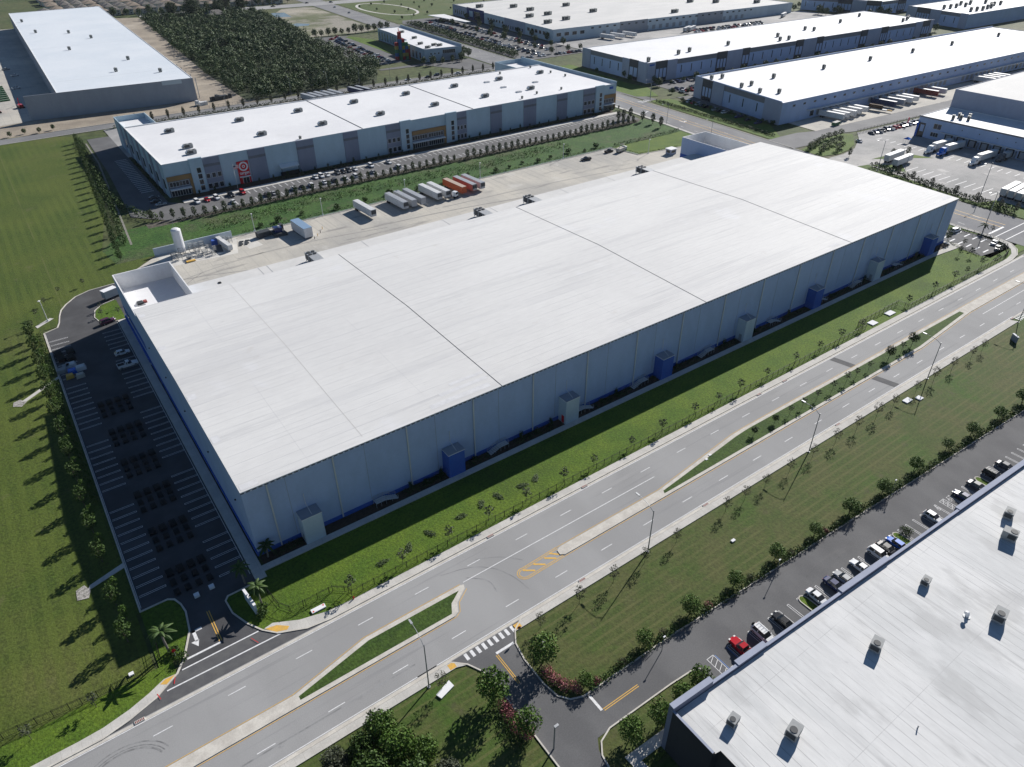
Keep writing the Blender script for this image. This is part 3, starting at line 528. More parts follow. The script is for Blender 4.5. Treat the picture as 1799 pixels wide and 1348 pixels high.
# steel stairs are things of their own
def stair(x, flip, label):
    t = thing('steel_stair', label, 'stair', (x, 111.5, 0), group='steel exit stairs along the warehouse front')
    b = MB(); b.box(0, .3, 1.15, 2.4, 1.9, 1.25, STEEL)
    for i in range(6): b.box(2.4 + i * .5, .3, 1.05 - i * .19, 2.9 + i * .5, 1.9, 1.12 - i * .19, STEEL)
    b.build('tread', t)
    b = MB()
    for y in (.3, 1.9):
        for x_ in (0, 1.2, 2.4, 3.9, 5.4):
            z = 1.2 - max(0, x_ - 2.4) * .38; b.tube([(x_, y, max(0, z - 1.2)), (x_, y, z + 1.0)], .045, GALV, 5)
        for dz in (.5, 1.0): b.tube([(0, y, 1.2 + dz), (2.4, y, 1.2 + dz), (5.4, y, .06 + dz)], .04, GALV, 5)
    for dz in (.5, 1.0): b.tube([(0, .3, 1.2 + dz), (0, 1.9, 1.2 + dz)], .04, GALV, 5)
    b.build('handrail', t)
    if flip: t.scale = (-1, 1, 1); t.location.x += 5.6
for x, f, l in ((42.4, 0, 'galvanised exit stair right of the first white entry tower from the parking lot'), (73.0, 1, 'galvanised exit stair right of the blue entry tower nearest the parking lot'), (100.9, 0, 'galvanised exit stair touching the second white entry tower from the parking lot'), (120.8, 1, 'galvanised exit stair just left of the second blue entry tower'),
                (148.0, 1, 'galvanised exit stair in the bay left of the third white entry tower'), (179.8, 0, 'galvanised exit stair in the bay left of the third blue entry tower'), (204.6, 0, 'galvanised exit stair touching the right side of the third blue entry tower'), (224.0, 1, 'galvanised exit stair just left of the fourth white entry tower'), (250.5, 0, 'galvanised exit stair between the last white and last blue entry towers')): stair(x, f, l)
# low dock wing and the two parapet-walled corner blocks behind
b = MB(); b.prism(rect(33.4, Y1 + .02, 271.2, 228.5), 0, 9.75, WW, ROOFG); b.build('dock_wing', T)
for x in (58, 61, 96, 130, 152, 188, 214, 236): MB().box(x, Y1 + .3, 9.76, x + .14, 228.3, 9.785, GALV).build('roof_seam', T)
for k in range(5): MB().box(43.0 + .2 * k, 208 + k * 4, 9.76, 43.9 + .2 * k, 209.2 + k * 4, 9.95, BLK).build('roof_bracket', T)
for x0, x1 in ((16.15, 33.4), (271.2, 287.5)):
    m_ = MB(); pts = [(x0, Y1 + .03), (x1, Y1 + .03), (x1, 237.6), (x0, 237.6)]
    w, r = shell(T, pts, 15.5, WW, ROOFB, par=5.2, cop=TRIM); w.name = 'corner_block'
LFb = Face((16.15, 237.6), (16.15, 205)); b = MB(); LFb.panel(b, 0, 32.6, 0, 1.3, .5, WBL); LFb.panel(b, 3, 31, 3.6, 6.0, .12, WBL); LFb.panel(b, 8, 18, 4.3, 5.2, .2, GLASS); b.build('blue_panel', T)
RFb = Face((271.2, 237.6), (271.2, 228.6)); b = MB(); RFb.panel(b, .0, 8.6, 5.2, 7.8, .12, WBL); RFb.panel(b, .0, 2.2, 0, 5.2, .12, WBL); RFb.panel(b, 7.0, 8.6, 0, 5.2, .12, WBL); b.build('blue_panel', T)

# skylight-hatch and vent on the left block
b = MB(); b.box(19.2, 222.5, 10.3, 20.8, 224.3, 11.0, HVD); b.box(21.0, 223.2, 10.3, 22.0, 224.4, 10.9, mat('hatch_red', [(.30, .09, .08)])); b.box(19.0, 221.9, 10.3, 21.2, 225.0, 10.45, GALV)
tag(b.build('roof_unit'), 'small dark roof unit with dull red cover on the corner block by the curved driveway', 'vent')
# ---- store warehouse behind the meadow
def b2():
    t = thing('warehouse', 'long pale-blue office warehouse with ochre entrances behind the row of parking trees', 'warehouse', (190, 380, 0))
    shell(t, [(56.6, 345.2), (327.2, 345.2), (327.2, 421), (56.6, 421)], 15.0, WT, ROOFB, par=.45)
    for x0, x1 in ((56.6, 72.5), (305, 327.2)): w, r = shell(t, [(x0, 421.03), (x1, 421.03), (x1, 446.6), (x0, 446.6)], 15.0, WT, ROOFB, par=2.6, cop=WT); w.name = 'corner_block'
    S = Face((0, 345.2), (400, 345.2)); W = Face((56.6, 446.6), (56.6, 345.2))
    for k, (a, c) in enumerate(((73.8, 81.5), (94.7, 102.9), (118.4, 127.1), (143, 150.8), (166.8, 174.8), (209.3, 216), (232, 239.8), (255.3, 264.3), (279.9, 287.7), (300.4, 309.7))):
        b = MB(); S.panel(b, a, c, 0, 14.8, .35, WGB); S.panel(b, a, c, 10.7, 11.9, .42, WGD, d0=.3); b.build('grey_bay', t)
        if k in (0, 4, 5, 9):
            w = (c - a) / 3; windows(t, S, [(a + w * j + .5, a + w * j + w - .5) for j in range(3)], 5.6, 7.6, .42); windows(t, S, [(a + w * j + .4, a + w * j + w - .4) for j in range(3)], .8, 3.0, .42)
    for a, c in ((68, 73.8), (174.8, 181.1), (202.5, 209.3), (309.7, 316.5)):
        b = MB(); S.panel(b, a, c, 0, 15.6, 1.1, WT); b.build('stair_tower', t); m = (a + c) / 2 + .6
        windows(t, S, [(m - .9, m + .9)], 1.0, 11.2, 1.15, mull=0)
        b = MB(); [S.panel(b, m - 1, m + 1, z, z + .5, 1.25, WT) for z in (3.2, 5.8, 8.4)]; b.build('window_rail', t)
    for a, c, n in ((57.2, 68, 1), (181.1, 202.5, 2), (316.5, 326.9, 1)):
        b = MB(); S.panel(b, a, c, 0, 9.2, .25, WGD); S.panel(b, a, c, 7.2, 9.2, .55, WBR); S.panel(b, c - 1.2, c, 0, 7.2, .55, WBR)
        b.build('entrance_surround', t); w = (c - a - 1.5) / n
        for j in range(n):
            x = a + .6 + w * j; windows(t, S, [(x, x + w - 1)], 4.6, 6.6, .3, mull=5); windows(t, S, [(x, x + w - 1)], .3, 2.9, .3, mull=6)
            b = MB(); S.panel(b, x - .3, x + w - .5, 3.4, 3.8, 2.4, TRIM); b.build('entrance_canopy', t)
    for i in range(7):
        y = 352 + i * 13; b = MB(); W.panel(b, 446.6 - y - 4, 446.6 - y, 0, 14.7, .3, WGB if i % 2 else WMID); b.build('grey_bay', t); windows(t, W, [(446.6 - y + 2, 446.6 - y + 6)], 3.5, 8, .1)
    for x in (154.9, 221.8): MB().box(x - .13, 346, 14.55, x + .13, 420, 14.75, JM).build('expansion_joint', t)
    b = MB(); Face((327.2, 345.2), (327.2, 446)).panel(b, 0, 100, 13, 16.2, .2, WT, d0=-.3); b.build('tall_parapet', t); b = MB(); S.panel(b, 321.5, 324.6, 12.2, 13.6, .12, WBL); b.build('wall_emblem', t)
    # lean-to
    b = MB(); b.add([(108.3, 342.6, 4.3), (117.6, 342.6, 4.3), (117.6, 345.1, 5.4), (108.3, 345.1, 5.4), (108.3, 342.6, 4.1), (117.6, 342.6, 4.1)], [(0, 1, 2, 3), (0, 4, 5, 1)], TRIM); b.box(108.6, 342.9, 0, 108.8, 343.1, 4.1, BLK); b.box(117.1, 342.9, 0, 117.3, 343.1, 4.1, BLK); b.box(108, 343.2, 0, 117.4, 343.25, 2.2, BLK); b.build('side_canopy', t)
    # red sign with rings and doors
    b = MB(); S.panel(b, 88.7, 94.0, 0, 10.3, .5, RED); pn = b.build('entrance_panel', t)
    def disc(mb, r, d, m): mb.add([(91.5 + r * cos(2 * pi * k / 40), 345.2 - d, 7.9 + r * sin(2 * pi * k / 40)) for k in range(40)], [tuple(range(40))], m)
    b = MB(); disc(b, 2.15, .53, WHT); disc(b, 1.45, .56, RED); disc(b, .72, .59, WHT); b.add([(91.5 + .34 * cos(k), 345.2 - .62, 7.9 + .34 * sin(k)) for k in [i * .63 for i in range(10)]], [tuple(range(10))], RED); b.build('ring_emblem', pn)
    cu = bpy.data.curves.new('lettering', 'FONT'); cu.body = 'target'; cu.size = 1.9; cu.align_x = 'CENTER'; cu.extrude = .05; cu.offset = .03; cu.materials.append(WHT)
    lo = bpy.data.objects.new('lettering', cu); COL.objects.link(lo); lo.parent = pn; lo.rotation_euler = (pi / 2, 0, 0); lo.location = (91.5, 345.2 - .58, 4.35)
    bpy.context.view_layer.update(); me = bpy.data.meshes.new_from_object(lo.evaluated_get(bpy.context.evaluated_depsgraph_get())); l2 = bpy.data.objects.new('lettering', me); COL.objects.link(l2); l2.parent = pn; l2.rotation_euler = lo.rotation_euler; l2.location = lo.location; bpy.data.objects.remove(lo)
    b = MB(); S.panel(b, 88.8, 94.0, 3.2, 3.5, 1.6, TRIM); S.panel(b, 90.1, 93.2, .1, 2.9, .55, TRIM); S.panel(b, 90.3, 91.6, .15, 2.7, .6, GLASS); S.panel(b, 91.75, 93.05, .15, 2.7, .6, GLASS); b.build('door', pn)
    bk = Face((305, 421.05), (72.5, 421.05)); b = MB()
    for i in range(38): bk.panel(b, 5 + 6 * i, 8 + 6 * i, 1, 4, .1, DOORM)
    b.build('dock_door', t); return t
b2()
# ---- grey-banded office warehouses
def banded(label, pts, h, W, Sg, dock=False, par=.4, rm=ROOFB, slit=True):
    t = thing('warehouse', label, 'warehouse', (pts[0][0], pts[0][1], 0)); base = t.location.copy()
    shell(t, pts, h, WW, rm, par=par)
    for (p0, p1), segs in ((pts[3], pts[0]), W), ((pts[0], pts[1]), Sg):
        f = Face(p0, p1)
        for a, c, k in segs:
            if k == 'm': b = MB(); f.panel(b, a, c, 0, h + .35, .5, WMID); b.build('grey_bay', t)
            if k == 'k':
                b = MB(); f.panel(b, a, c, 0, 2.6, .6, WX); f.panel(b, a, c, h * .66, h + .55, .75, WX); f.panel(b, a, c, 2.6, h * .66, .45, WW); n = max(2, int((c - a) / 3.2))
                for j in range(n + 1): x = a + (c - a - .5) * j / n; f.panel(b, x, x + .5, 2.6, h * .66, .75, WX)
                b.build('dark_bay', t); windows(t, f, [(a + .8, c - .8)], .5, 2.2, .62, frame=WX, mull=3)
            if k == 'b':
                b = MB(); f.panel(b, a, c, h * .75, h + .02, .12, WD); b.build('wall_band', t); n = max(2, int((c - a) / 9.5))
                for j in range(n): x = a + (c - a) * (j + .5) / n; windows(t, f, [(x - .35, x + .35)], h * .28, h * .66, .05, frame=WX, fr=.05)
    return t
A0 = (393.5, 385.0); A1 = (751, 372.2); A2 = (755, 446); A3 = (397.3, 459.6)
tA = banded('long white-roofed warehouse with charcoal bays, across the crossroad, second row from the right edge', [A0, A1, A2, A3], 13.2,
            [(0, 10, 'm'), (10, 48, 'b'), (48, 56, 'm'), (56, 65.5, 'k'), (65.5, 74.6, 'm')],
            [(0, 7.5, 'm'), (7.5, 18.7, 'k'), (18.7, 28.6, 'm'), (28.6, 70, 'b'), (70, 80.5, 'k'), (80.5, 97.7, 'm'), (97.7, 105.6, 'k'), (105.6, 161, 'b'), (161, 170, 'k'), (170, 187, 'm'), (187, 195.3, 'k'), (195.3, 247, 'b'), (247, 256, 'k'), (256, 276, 'm'), (276, 286, 'k'), (286, 329, 'b'), (329, 340, 'm'), (340, 352, 'k'), (352, 357.6, 'm')])
b = MB(); Face(A0, A1).panel(b, 1.6, 6.2, 11.2, 12.3, .56, WBL); b.build('wall_lettering', tA)
B0 = (377.0, 258.7); B1_ = (752, 247.0); B2_ = (757, 322.5); B3_ = (391.0, 337.4)
tB = banded('long white-roofed warehouse with a truck court of white and rust-red containers along its near side', [B0, B1_, B2_, B3_], 12.4, [(0, 8.2, 'm'), (8.2, 18, 'k'), (18, 29, 'm'), (29, 66, 'b'), (66, 80, 'm')], [])
f = Face(B0, B1_); 
for i in range(38): windows(tB, f, [(10 + 9.6 * i, 12.2 + 9.6 * i)], 9.0, 10.0, .05, frame=WX, fr=.05)
b = MB(); f.panel(b, 24, 372, 5.2, 5.6, 2.2, STEEL); b.build('dock_canopy', tB)
for i in range(58):
    if i % 19 not in (7, 8, 9): b = MB(); f.panel(b, 28 + 5.8 * i, 31.2 + 5.8 * i, 1.2, 4.4, .1, DOORM if i % 7 else GLASS); b.build('dock_door', tB)
b = MB(); Face(B3_, B0).panel(b, 0, 79, 12.4, 13.1, .0, WW, d0=-.4); Face(B2_, B3_).panel(b, 0, 366, 12.4, 13.0, .0, WW, d0=-.5); b.build('parapet', tB)
F0 = (446, 558.5); F1 = (722, 546.5); F2_ = (776, 545.5); F3_ = (790, 775); F4 = (467, 765)
tF = thing('warehouse', 'far wide white-roofed warehouse with navy glazed entrance, behind the crowded car park', 'warehouse', (446, 558, 0)); shell(tF, [F0, F1, F2_, F3_, F4], 10.3, WL, ROOFG, par=.5)
f = Face(F4, F0)
for a, c, m_, z1 in ((0, 35, WMID, 10.9), (35, 74, WN, 11.4), (118, 158, WMID, 10.5)): b = MB(); f.panel(b, a, c, 0, z1, .4, m_); b.build('grey_bay' if m_ is WMID else 'navy_bay', tF)
b = MB(); f.panel(b, 41, 49, 3, 8.5, .5, WT); f.panel(b, 52, 66, 1, 9, .5, GLASS); b.build('entrance_glazing', tF)
windows(tF, f, [(6 + 5.2 * i, 8 + 5.2 * i) for i in range(5)] , 2.5, 6.5, .45); windows(tF, f, [(82 + 6 * i, 85 + 6 * i) for i in range(6)], 4, 6.4, .05); windows(tF, f, [(121 + 4.5 * i, 122.6 + 4.5 * i) for i in range(8)], 1.5, 4.5, .45); windows(tF, f, [(162 + 7 * i, 166.5 + 7 * i) for i in range(6)], 4.2, 7, .05)
b = MB(); b.prism([(427, 752), (445, 748), (438, 684), (433, 686)], 3.6, 4.1, WT, TRIM); b.build('entrance_canopy', tF)
g = Face(F0, F1); windows(tF, g, [(4 + 9 * i, 9 + 9 * i) for i in range(4)], 4.2, 7, .05)
for a, c, m_ in ((79, 114, WG), (182, 219, WG)): b = MB(); g.panel(b, a, c, 0, 10.6, .3, m_); b.build('grey_bay', tF)
windows(tF, g, [(44 + 9 * i, 46.6 + 9 * i) for i in range(25)], 7.6, 8.6, .35, frame=WX, fr=.05)
for i in range(22): b = MB(); g.panel(b, 58 + 9 * i, 61.5 + 9 * i, 1, 4.6, .35, DOORM); b.build('dock_door', tF)
banded('far warehouse at the top right corner with dense rooftop units', [(813, 371), (1180, 360), (1190, 430), (826, 440)], 13, [(0, 12, 'm'), (12, 28, 'k'), (28, 40, 'm'), (40, 62, 'b'), (62, 70, 'm')], [])
banded('farthest warehouse with dark glazed corner at the top edge', [(838, 476), (1180, 464), (1190, 560), (807, 556)], 13, [(0, 40, 'b'), (40, 55, 'k'), (55, 70, 'm'), (70, 85, 'k')], [(0, 30, 'b'), (30, 44, 'k')])
# ---- cold store with the high block, right edge
t = thing('warehouse', 'two-level cold store with a high grey-blue block and dock doors, right edge', 'warehouse', (436, 130, 0))
shell(t, [(420.6, 40), (452, 40), (452, 200.5), (420.6, 200.5)], 10.8, WW, ROOFB, par=.3); f = Face((420.6, 200.5), (420.6, 40))
w, r = shell(t, [(452.1, 40), (640, 40), (640, 200.5), (452.1, 200.5)], 20.4, WMID, ROOFG, par=.3, cop=WMID); w.name = 'high_block'
b = MB(); f.panel(b, 0, 160, 10.2, 10.9, .25, WD); b.build('eaves_trim', t); b = MB(); f.panel(b, 14, 160, 4.6, 4.9, 1.6, STEEL); b.build('dock_canopy', t)
windows(t, f, [(9, 13)], 5.6, 8.2, .05, mull=1); windows(t, f, [(8.5, 12.5)], 1.6, 3.6, .05, mull=2)
for i in range(15): b = MB(); f.panel(b, 16.5 + 6.3 * i, 20.5 + 6.3 * i, .6, 4.4, .5, BLK); f.panel(b, 17.2 + 6.3 * i, 19.8 + 6.3 * i, .8, 3.9, .55, WG); b.build('dock_door', t)
b = MB(); 
for i in range(15): f.panel(b, 21.4 + 6.3 * i, 21.8 + 6.3 * i, 0, 3.6, 2.2, WG); f.panel(b, 24 + 9 * i, 24.3 + 9 * i, 7.5, 8.0, .4, WX)
b.build('dock_fin', t); b = MB(); f.panel(b, .1, 1.2, 0, 7.6, .8, WBL); f.panel(b, 1.2, 4.5, 0, 7.4, .2, GLASS); f.panel(b, 2, 4, 3, 6.5, .3, WW); b.build('entrance_panel', t)
# ---- half-built warehouse, top left
t = thing('warehouse', 'bare concrete warehouse shell under construction with white deck, top left', 'warehouse', (70, 700, 0)); CB = wallmat('wall_bare_concrete', (.30, .33, .38))
shell(t, [(41, 533), (120, 526.9), (141.3, 960), (56, 956)], 14.1, CB, mat('deck_cold_white', [(.66, .70, .74), (.60, .65, .70)], .02, fine=(.4, .02), lines=[(1, 142, .6, (.4, .42, .45), .6)]), par=.25)
b = MB(); Face((23.3, 534.4), (41, 533)).panel(b, 0, 17.7, 0, 14.1, .0, CB, d0=-.4); b.build('wing_wall', t)
b = MB(); Face((41, 533), (120, 526.9)).panel(b, 60, 72, 11.5, 14.2, .05, WL); b.build('pale_panel', t); [Face((120, 526.9), (141.3, 960)).panel(MB(), 5 + 14 * i, 5.4 + 14 * i, 0, 13, 2.6, GALV, d0=2.2).build('brace', t) for i in range(5)]
# ---- civic block with stepped plan
t = thing('office_building', 'pale blue L-shaped low office building with white roof beside the crossroad', 'office building', (320, 600, 0)); TB = wallmat('wall_office_blue', (.40, .47, .54))
shell(t, [(305.4, 547.2), (338.2, 543.2), (347.6, 665), (324.2, 666.5), (322.5, 640), (316, 596), (309.5, 596)], 9.7, TB, ROOFB, par=.5, cop=TB)
f = Face((305.4, 547.2), (338.2, 543.2)); windows(t, f, [(5 + 3.4 * i, 6.2 + 3.4 * i) for i in range(3)], 5.2, 6.4, .05); windows(t, f, [(16, 27)], 5.2, 8.0, .08, mull=5); b = MB(); f.panel(b, 15.5, 27.5, 1, 5, .3, WG); b.build('grey_bay', t)
f = Face((322.5, 640), (316, 596)); windows(t, f, [(2 + 6 * i, 3.6 + 6 * i) for i in range(7)], 1, 7.5, .05, frame=WGB); f = Face((324.2, 666.5), (322.5, 640)); windows(t, f, [(3 + 6 * i, 4.6 + 6 * i) for i in range(4)], 1, 7.5, .05, frame=WGB); f = Face((309.5, 596), (305.4, 547.2)); windows(t, f, [(4 + 7 * i, 6.6 + 7 * i) for i in range(6)], 1, 6, .05, frame=WGB)
b = MB(); Face((338.2, 543.2), (347.6, 665)).panel(b, 0, 122, 9.7, 11.2, .0, TB, d0=-.4); b.build('parapet', t)
t = thing('colour_block_tower', 'tower of big red, yellow, green and blue panels beside the low office building', 'tower', (296, 569, 0)); cc = [wallmat('panel_red', (.33, .03, .03)), mat('panel_yellow', [(.34, .27, .06)]), mat('panel_green', [(.04, .16, .07)]), mat('panel_blue', [(.03, .11, .28)])]
for j, (x, y, hh) in enumerate(((-4.5, 1.5, 14.5), (-1, 0, 21.5), (2.4, -.6, 16.5), (5.8, -1.6, 14.8), (8.6, -1, 12.5))):
    for k in range(int(hh / 2.6)):
        c_ = cc[(k * 3 + j * 2 + (k * j) % 3) % 4]; 
        MB().box((x - 1.6) * .7, y - 1.3, k * 2.6, (x + 1.6) * .7, y + 1.3, k * 2.6 + 2.55, c_).build('colour_panel', t)
MB().cyl(-1, 0, 18.2, 23.5, .25, RED, 6).build('spire', t)
# ---- dark-walled warehouse with the weathered roof, bottom right
t = thing('warehouse', 'slate-walled warehouse with weathered white membrane roof, bottom right corner', 'warehouse', (90, 20, 0)); k = -.0452
SP = lambda x, dy=0: (x, 38.35 + k * x + dy)
b = MB(); P = [SP(55.0, 0.1), (54.9, 27.6), (56.2, 27.4), (56.2, -60), (300, -70), SP(300, 0)]; P = P[::-1] 
C = list(P)
b.add([(x, y, z) for z in (0, 10.2) for x, y in [(54.9, SP(54.9)[1]), (54.9, 27.6), (56.4, 27.4), (56.4, -60), (300, -60), (300, SP(300)[1])]], [(0, 1, 7, 6), (1, 2, 8, 7), (2, 3, 9, 8), (3, 4, 10, 9), (4, 5, 11, 10), (5, 0, 6, 11)], SEW); b.build('wall', t)
b = MB(); b.add([(x, y, 10.2) for x, y in [(55.3, SP(55.3)[1] - .5), (55.3, 27.6), (56.5, 27.4), (56.5, -60), (300, -60), (300, SP(300)[1] - .5)]], [(0, 1, 2, 3, 4, 5)], ROOFSE); b.build('roof', t)
pf = Face(SP(300), SP(54.9)); Lf = pf.L
for a, c, zt, dd in ((54.9, 63.4, 11.7, .45), (63.4, 69.2, 10.85, .0), (69.2, 76.0, 11.0, .5), (76.0, 95.6, 10.75, .0), (95.6, 109.5, 10.95, .5), (109.5, 133, 10.75, 0.0), (133, 300, 10.85, .5)):
    b = MB(); pf.panel(b, Lf - (c - 54.9) * 1.001, Lf - (a - 54.9) * 1.001, 0 if dd else 9.6, zt, dd, SEB, d0=-.42, top=SEB); pf.panel(b, Lf - (c - 54.9) * 1.001, Lf - (a - 54.9) * 1.001, zt, zt + .06, dd + .05, WMID, d0=-.47); b.build('parapet', t)
b = MB(); Face(SP(54.9), (54.9, 27.6)).panel(b, 0, 8.4, 10.2, 10.9, .0, SEW, d0=-.35); b.box(54.85, 27.6, 10.9, 55.25, SP(55)[1] - .1, 10.95, WMID); b.build('parapet', t)
for c_ in [o for o in bpy.data.objects if o.parent and o.parent.type == 'EMPTY' and o.parent.parent is None and o.parent.name.startswith(('warehouse', 'office_building'))]:
    p_ = c_.parent.location; c_.location = (c_.location.x - p_.x, c_.location.y - p_.y, c_.location.z - p_.z)
# ---- suburb beyond
HW = wallmat('stucco_cream', (.56, .54, .49)); HR = mat('roof_tile_grey', [(.16, .15, .14), (.22, .20, .18)], .6, fine=(1.5, .2)); HRB = mat('roof_tile_tan', [(.25, .20, .155), (.30, .25, .20)], .6)
def house(kind):
    t = thing('house', 'x', 'house', (0, -500, 0)); w, d, h = ((10.5, 14, 5.6), (12, 13, 5.2), (9.5, 15, 5.8))[kind]; rm = (HR, HRB, HR)[kind]
    MB().box(-w / 2, -d / 2, 0, w / 2, d / 2, h, HW).build('wall', t)
    b = MB(); o = .7; r = 2.6; x, y = w / 2 + o, d / 2 + o
    b.add([(-x, -y, h), (x, -y, h), (x, y, h), (-x, y, h), (0, -y + x, h + r), (0, y - x, h + r)], [(0, 1, 4), (1, 2, 5, 4), (2, 3, 5), (3, 0, 4, 5), (3, 2, 1, 0)], rm); b.box(-w / 2 + 1, -d / 2 - 1.5, 0, -1, -d / 2, h * .55, HW); b.add([(-w / 2 + .5, -d / 2 - 2, h * .55), (-.5, -d / 2 - 2, h * .55), (-.5, -d / 2, h * .72), (-w / 2 + .5, -d / 2, h * .72)], [(0, 1, 2, 3)], rm); b.build('roof', t)
    f = Face((-w / 2, -d / 2), (w / 2, -d / 2)); windows(t, f, [(w - 3.4, w - 1.6), (w / 2 - .6, w / 2 + .6)], h * .62, h * .62 + 1.2, .05); windows(t, f, [(w - 3.4, w - 1.6)], 1, 2.4, .05)
    f = Face((-w / 2, d / 2), (-w / 2, -d / 2)); windows(t, f, [(2, 3.5), (7, 8.5)], h * .62, h * .62 + 1.2, .05)
    return {'t': proto(t)}
HP = [house(0), house(1), house(2)]; cnt = 0
for j in range(13):
    y = 1005 + j * 25 + (8 if j % 2 else 0); n = 23 if j < 3 else 20; xa = 96 + j * .3
    for i in range(n):
        x = xa + i * 13.2 + R.uniform(-.8, .8); hp = HP[(i * 7 + j * 3) % 3]
        if x > 352 or (x < 100 and j > 1): continue
        yy = y - (x - 100) * .06
        place(hp, 'cream %s-roofed house, %s from the left in the %s row of the far suburb' % (('grey', 'tan', 'grey')[(i * 7 + j * 3) % 3], nth(i), nth(j)), (x, yy, 0), pi if j % 2 else 0.0, group='houses of the far suburb')
        cnt += 1
# ---------------------------------------------------------------- vehicles
def paint(name, c, rough=.2): return mat(name, [c], rough=rough, spec=.35)
P0 = paint('car_paint', (.6, .6, .62)); CW = paint('car_white', (.72, .73, .74)); CS = paint('car_silver', (.38, .39, .40)); CK = paint('car_black', (.018, .019, .022)); CG = paint('car_grey', (.10, .105, .115)); CR = paint('car_red', (.42, .012, .02)); CBu = paint('car_blue', (.015, .13, .55)); CN = paint('car_navy', (.025, .035, .11)); CM = paint('car_maroon', (.07, .022, .05))
LAMP = mat('lamp_lens', [(.75, .75, .72)], rough=.2); TAIL = mat('tail_lens', [(.35, .015, .015)], rough=.3)
def ring(x, hw, z0, z1, ch):  # chamfered cross-section at station x
    return [(x, -hw, z0 + ch), (x, -hw + ch * .5, z0), (x, hw - ch * .5, z0), (x, hw, z0 + ch), (x, hw, z1 - ch), (x, hw - ch * 1.3, z1), (x, -hw + ch * 1.3, z1), (x, -hw, z1 - ch)]
def car(kind, simple=False):
    L, Wd, H = {'sedan': (4.7, 1.82, 1.45), 'suv': (4.8, 1.92, 1.75), 'pickup': (5.6, 1.98, 1.82), 'hatch': (4.2, 1.78, 1.5)}[kind]
    bz = {'sedan': .92, 'suv': 1.08, 'pickup': 1.12, 'hatch': .95}[kind]; h = L / 2; w = Wd / 2
    t = MB() if simple else None; root = None
    if not simple: root = thing('parked_car' if kind != 'pickup' else 'pickup_truck', 'x', 'car' if kind != 'pickup' else 'pickup truck', (0, 0, 0))
    body = t or MB()
    st = [(-h, w * .80, bz - .12), (-h + .22, w * .94, bz - .02), (-h + .9, w, bz), (0, w, bz), (h - 1.2, w * .99, bz - .04), (h - .45, w * .93, bz - .16), (h - .05, w * .78, bz - .28)]
    body.loft([ring(x, hw, .28, z, .13) for x, hw, z in st], P0)
    cab = {'sedan': (-h + .75, -h + 1.45, h - 2.05, h - 1.25), 'suv': (-h + .12, -h + .45, h - 2.0, h - 1.3), 'pickup': (-.75, -.45, h - 2.35, h - 1.65), 'hatch': (-h + .12, -h + .7, h - 1.95, h - 1.2)}[kind]
    x0, x1, x2, x3 = cab; g = t or MB(); wi = w - .10; wt = w - .30; zt = H - .05
    g.add([(x0, -wi, bz - .05), (x3, -wi, bz - .05), (x3, wi, bz - .05), (x0, wi, bz - .05), (x1, -wt, zt), (x2, -wt, zt), (x2, wt, zt), (x1, wt, zt)], [(0, 1, 5, 4), (1, 2, 6, 5), (2, 3, 7, 6), (3, 0, 4, 7)], GLASS)
    roof = t or MB()
    roof.prism([(x1 - .02, -wt), (x2 + .02, -wt), (x2 + .05, 0), (x2 + .02, wt), (x1 - .02, wt)], zt - .01, zt + .05, P0)
    for s in (-1, 1):
        xm = (x1 + x2) / 2 - .05
        roof.add([(xm - .06, s * (wt + .02), zt), (xm + .06, s * (wt + .02), zt), (xm + .09, s * (wi + .02), bz), (xm - .09, s * (wi + .02), bz)], [(0, 1, 2, 3)], P0)
        roof.add([(x1 - .02, s * (wt + .01), zt), (x1 + .14, s * (wt + .015), zt), (x0 + .25, s * (wi + .02), bz), (x0, s * (wi + .01), bz)], [(0, 1, 2, 3)], P0)
    if kind == 'pickup':
        body.box(-h + .15, -w + .14, bz - .01, -.85, w - .14, bz + .012, DARK)
        for s in (-1, 1): body.box(-h + .02, s * (w - .07) - .07, bz - .02, -.8, s * (w - .07) + .07, bz + .1, P0)
        body.box(-h, -w + .05, bz - .3, -h + .1, w - .05, bz + .1, P0)
    if not simple:
        bo = body.build('body', root, bevel=0); g.build('windows', bo); roof.build('roof', bo)
        for s in (-1, 1):
            for x in (-h + .85, h - .9):
                m = MB(); m.tube([(x, s * (w - .2), .34), (x, s * (w + .015), .34)], .34, DARK, 14); m.tube([(x, s * (w - .1), .34), (x, s * (w + .03), .34)], .19, CS, 10); m.build('wheel', root)
            MB().box(h - .34, s * w * .62 - .2, bz - .36, h - .03, s * w * .62 + .2, bz - .2, LAMP).build('headlight', root); MB().box(-h - .01, s * w * .66 - .14, bz - .34, -h + .1, s * w * .66 + .14, bz - .14, TAIL).build('tail_light', root)
            MB().box(x3 - .35, s * (w + .08) - .09, bz, x3 - .2, s * (w + .08) + .09, bz + .14, P0).build('mirror', bo)
        return {'t': proto(root)}
    for s in (-1, 1):
        for x in (-h + .85, h - .9): t.tube([(x, s * (w - .2), .34), (x, s * (w + .015), .34)], .34, DARK, 8)
    o = t.build('parked_car'); tag(o, 'x', 'car'); return {'t': proto(o)}
CAR = {k: car(k) for k in ('sedan', 'suv', 'pickup', 'hatch')}
FAR = {k: car(k, True) for k in ('sedan', 'suv', 'pickup')}
def pc(kind, label, x, y, rz, col, z=0.0, group=None, far=False, extra=None):
    o = place((FAR if far else CAR)[kind], label, (x, y, z), rz, group=group, mats={P0: col})
    return o
S = -pi / 2 - .045; NN = pi / 2 - .045; g = 'cars parked nose to the slate-walled warehouse'
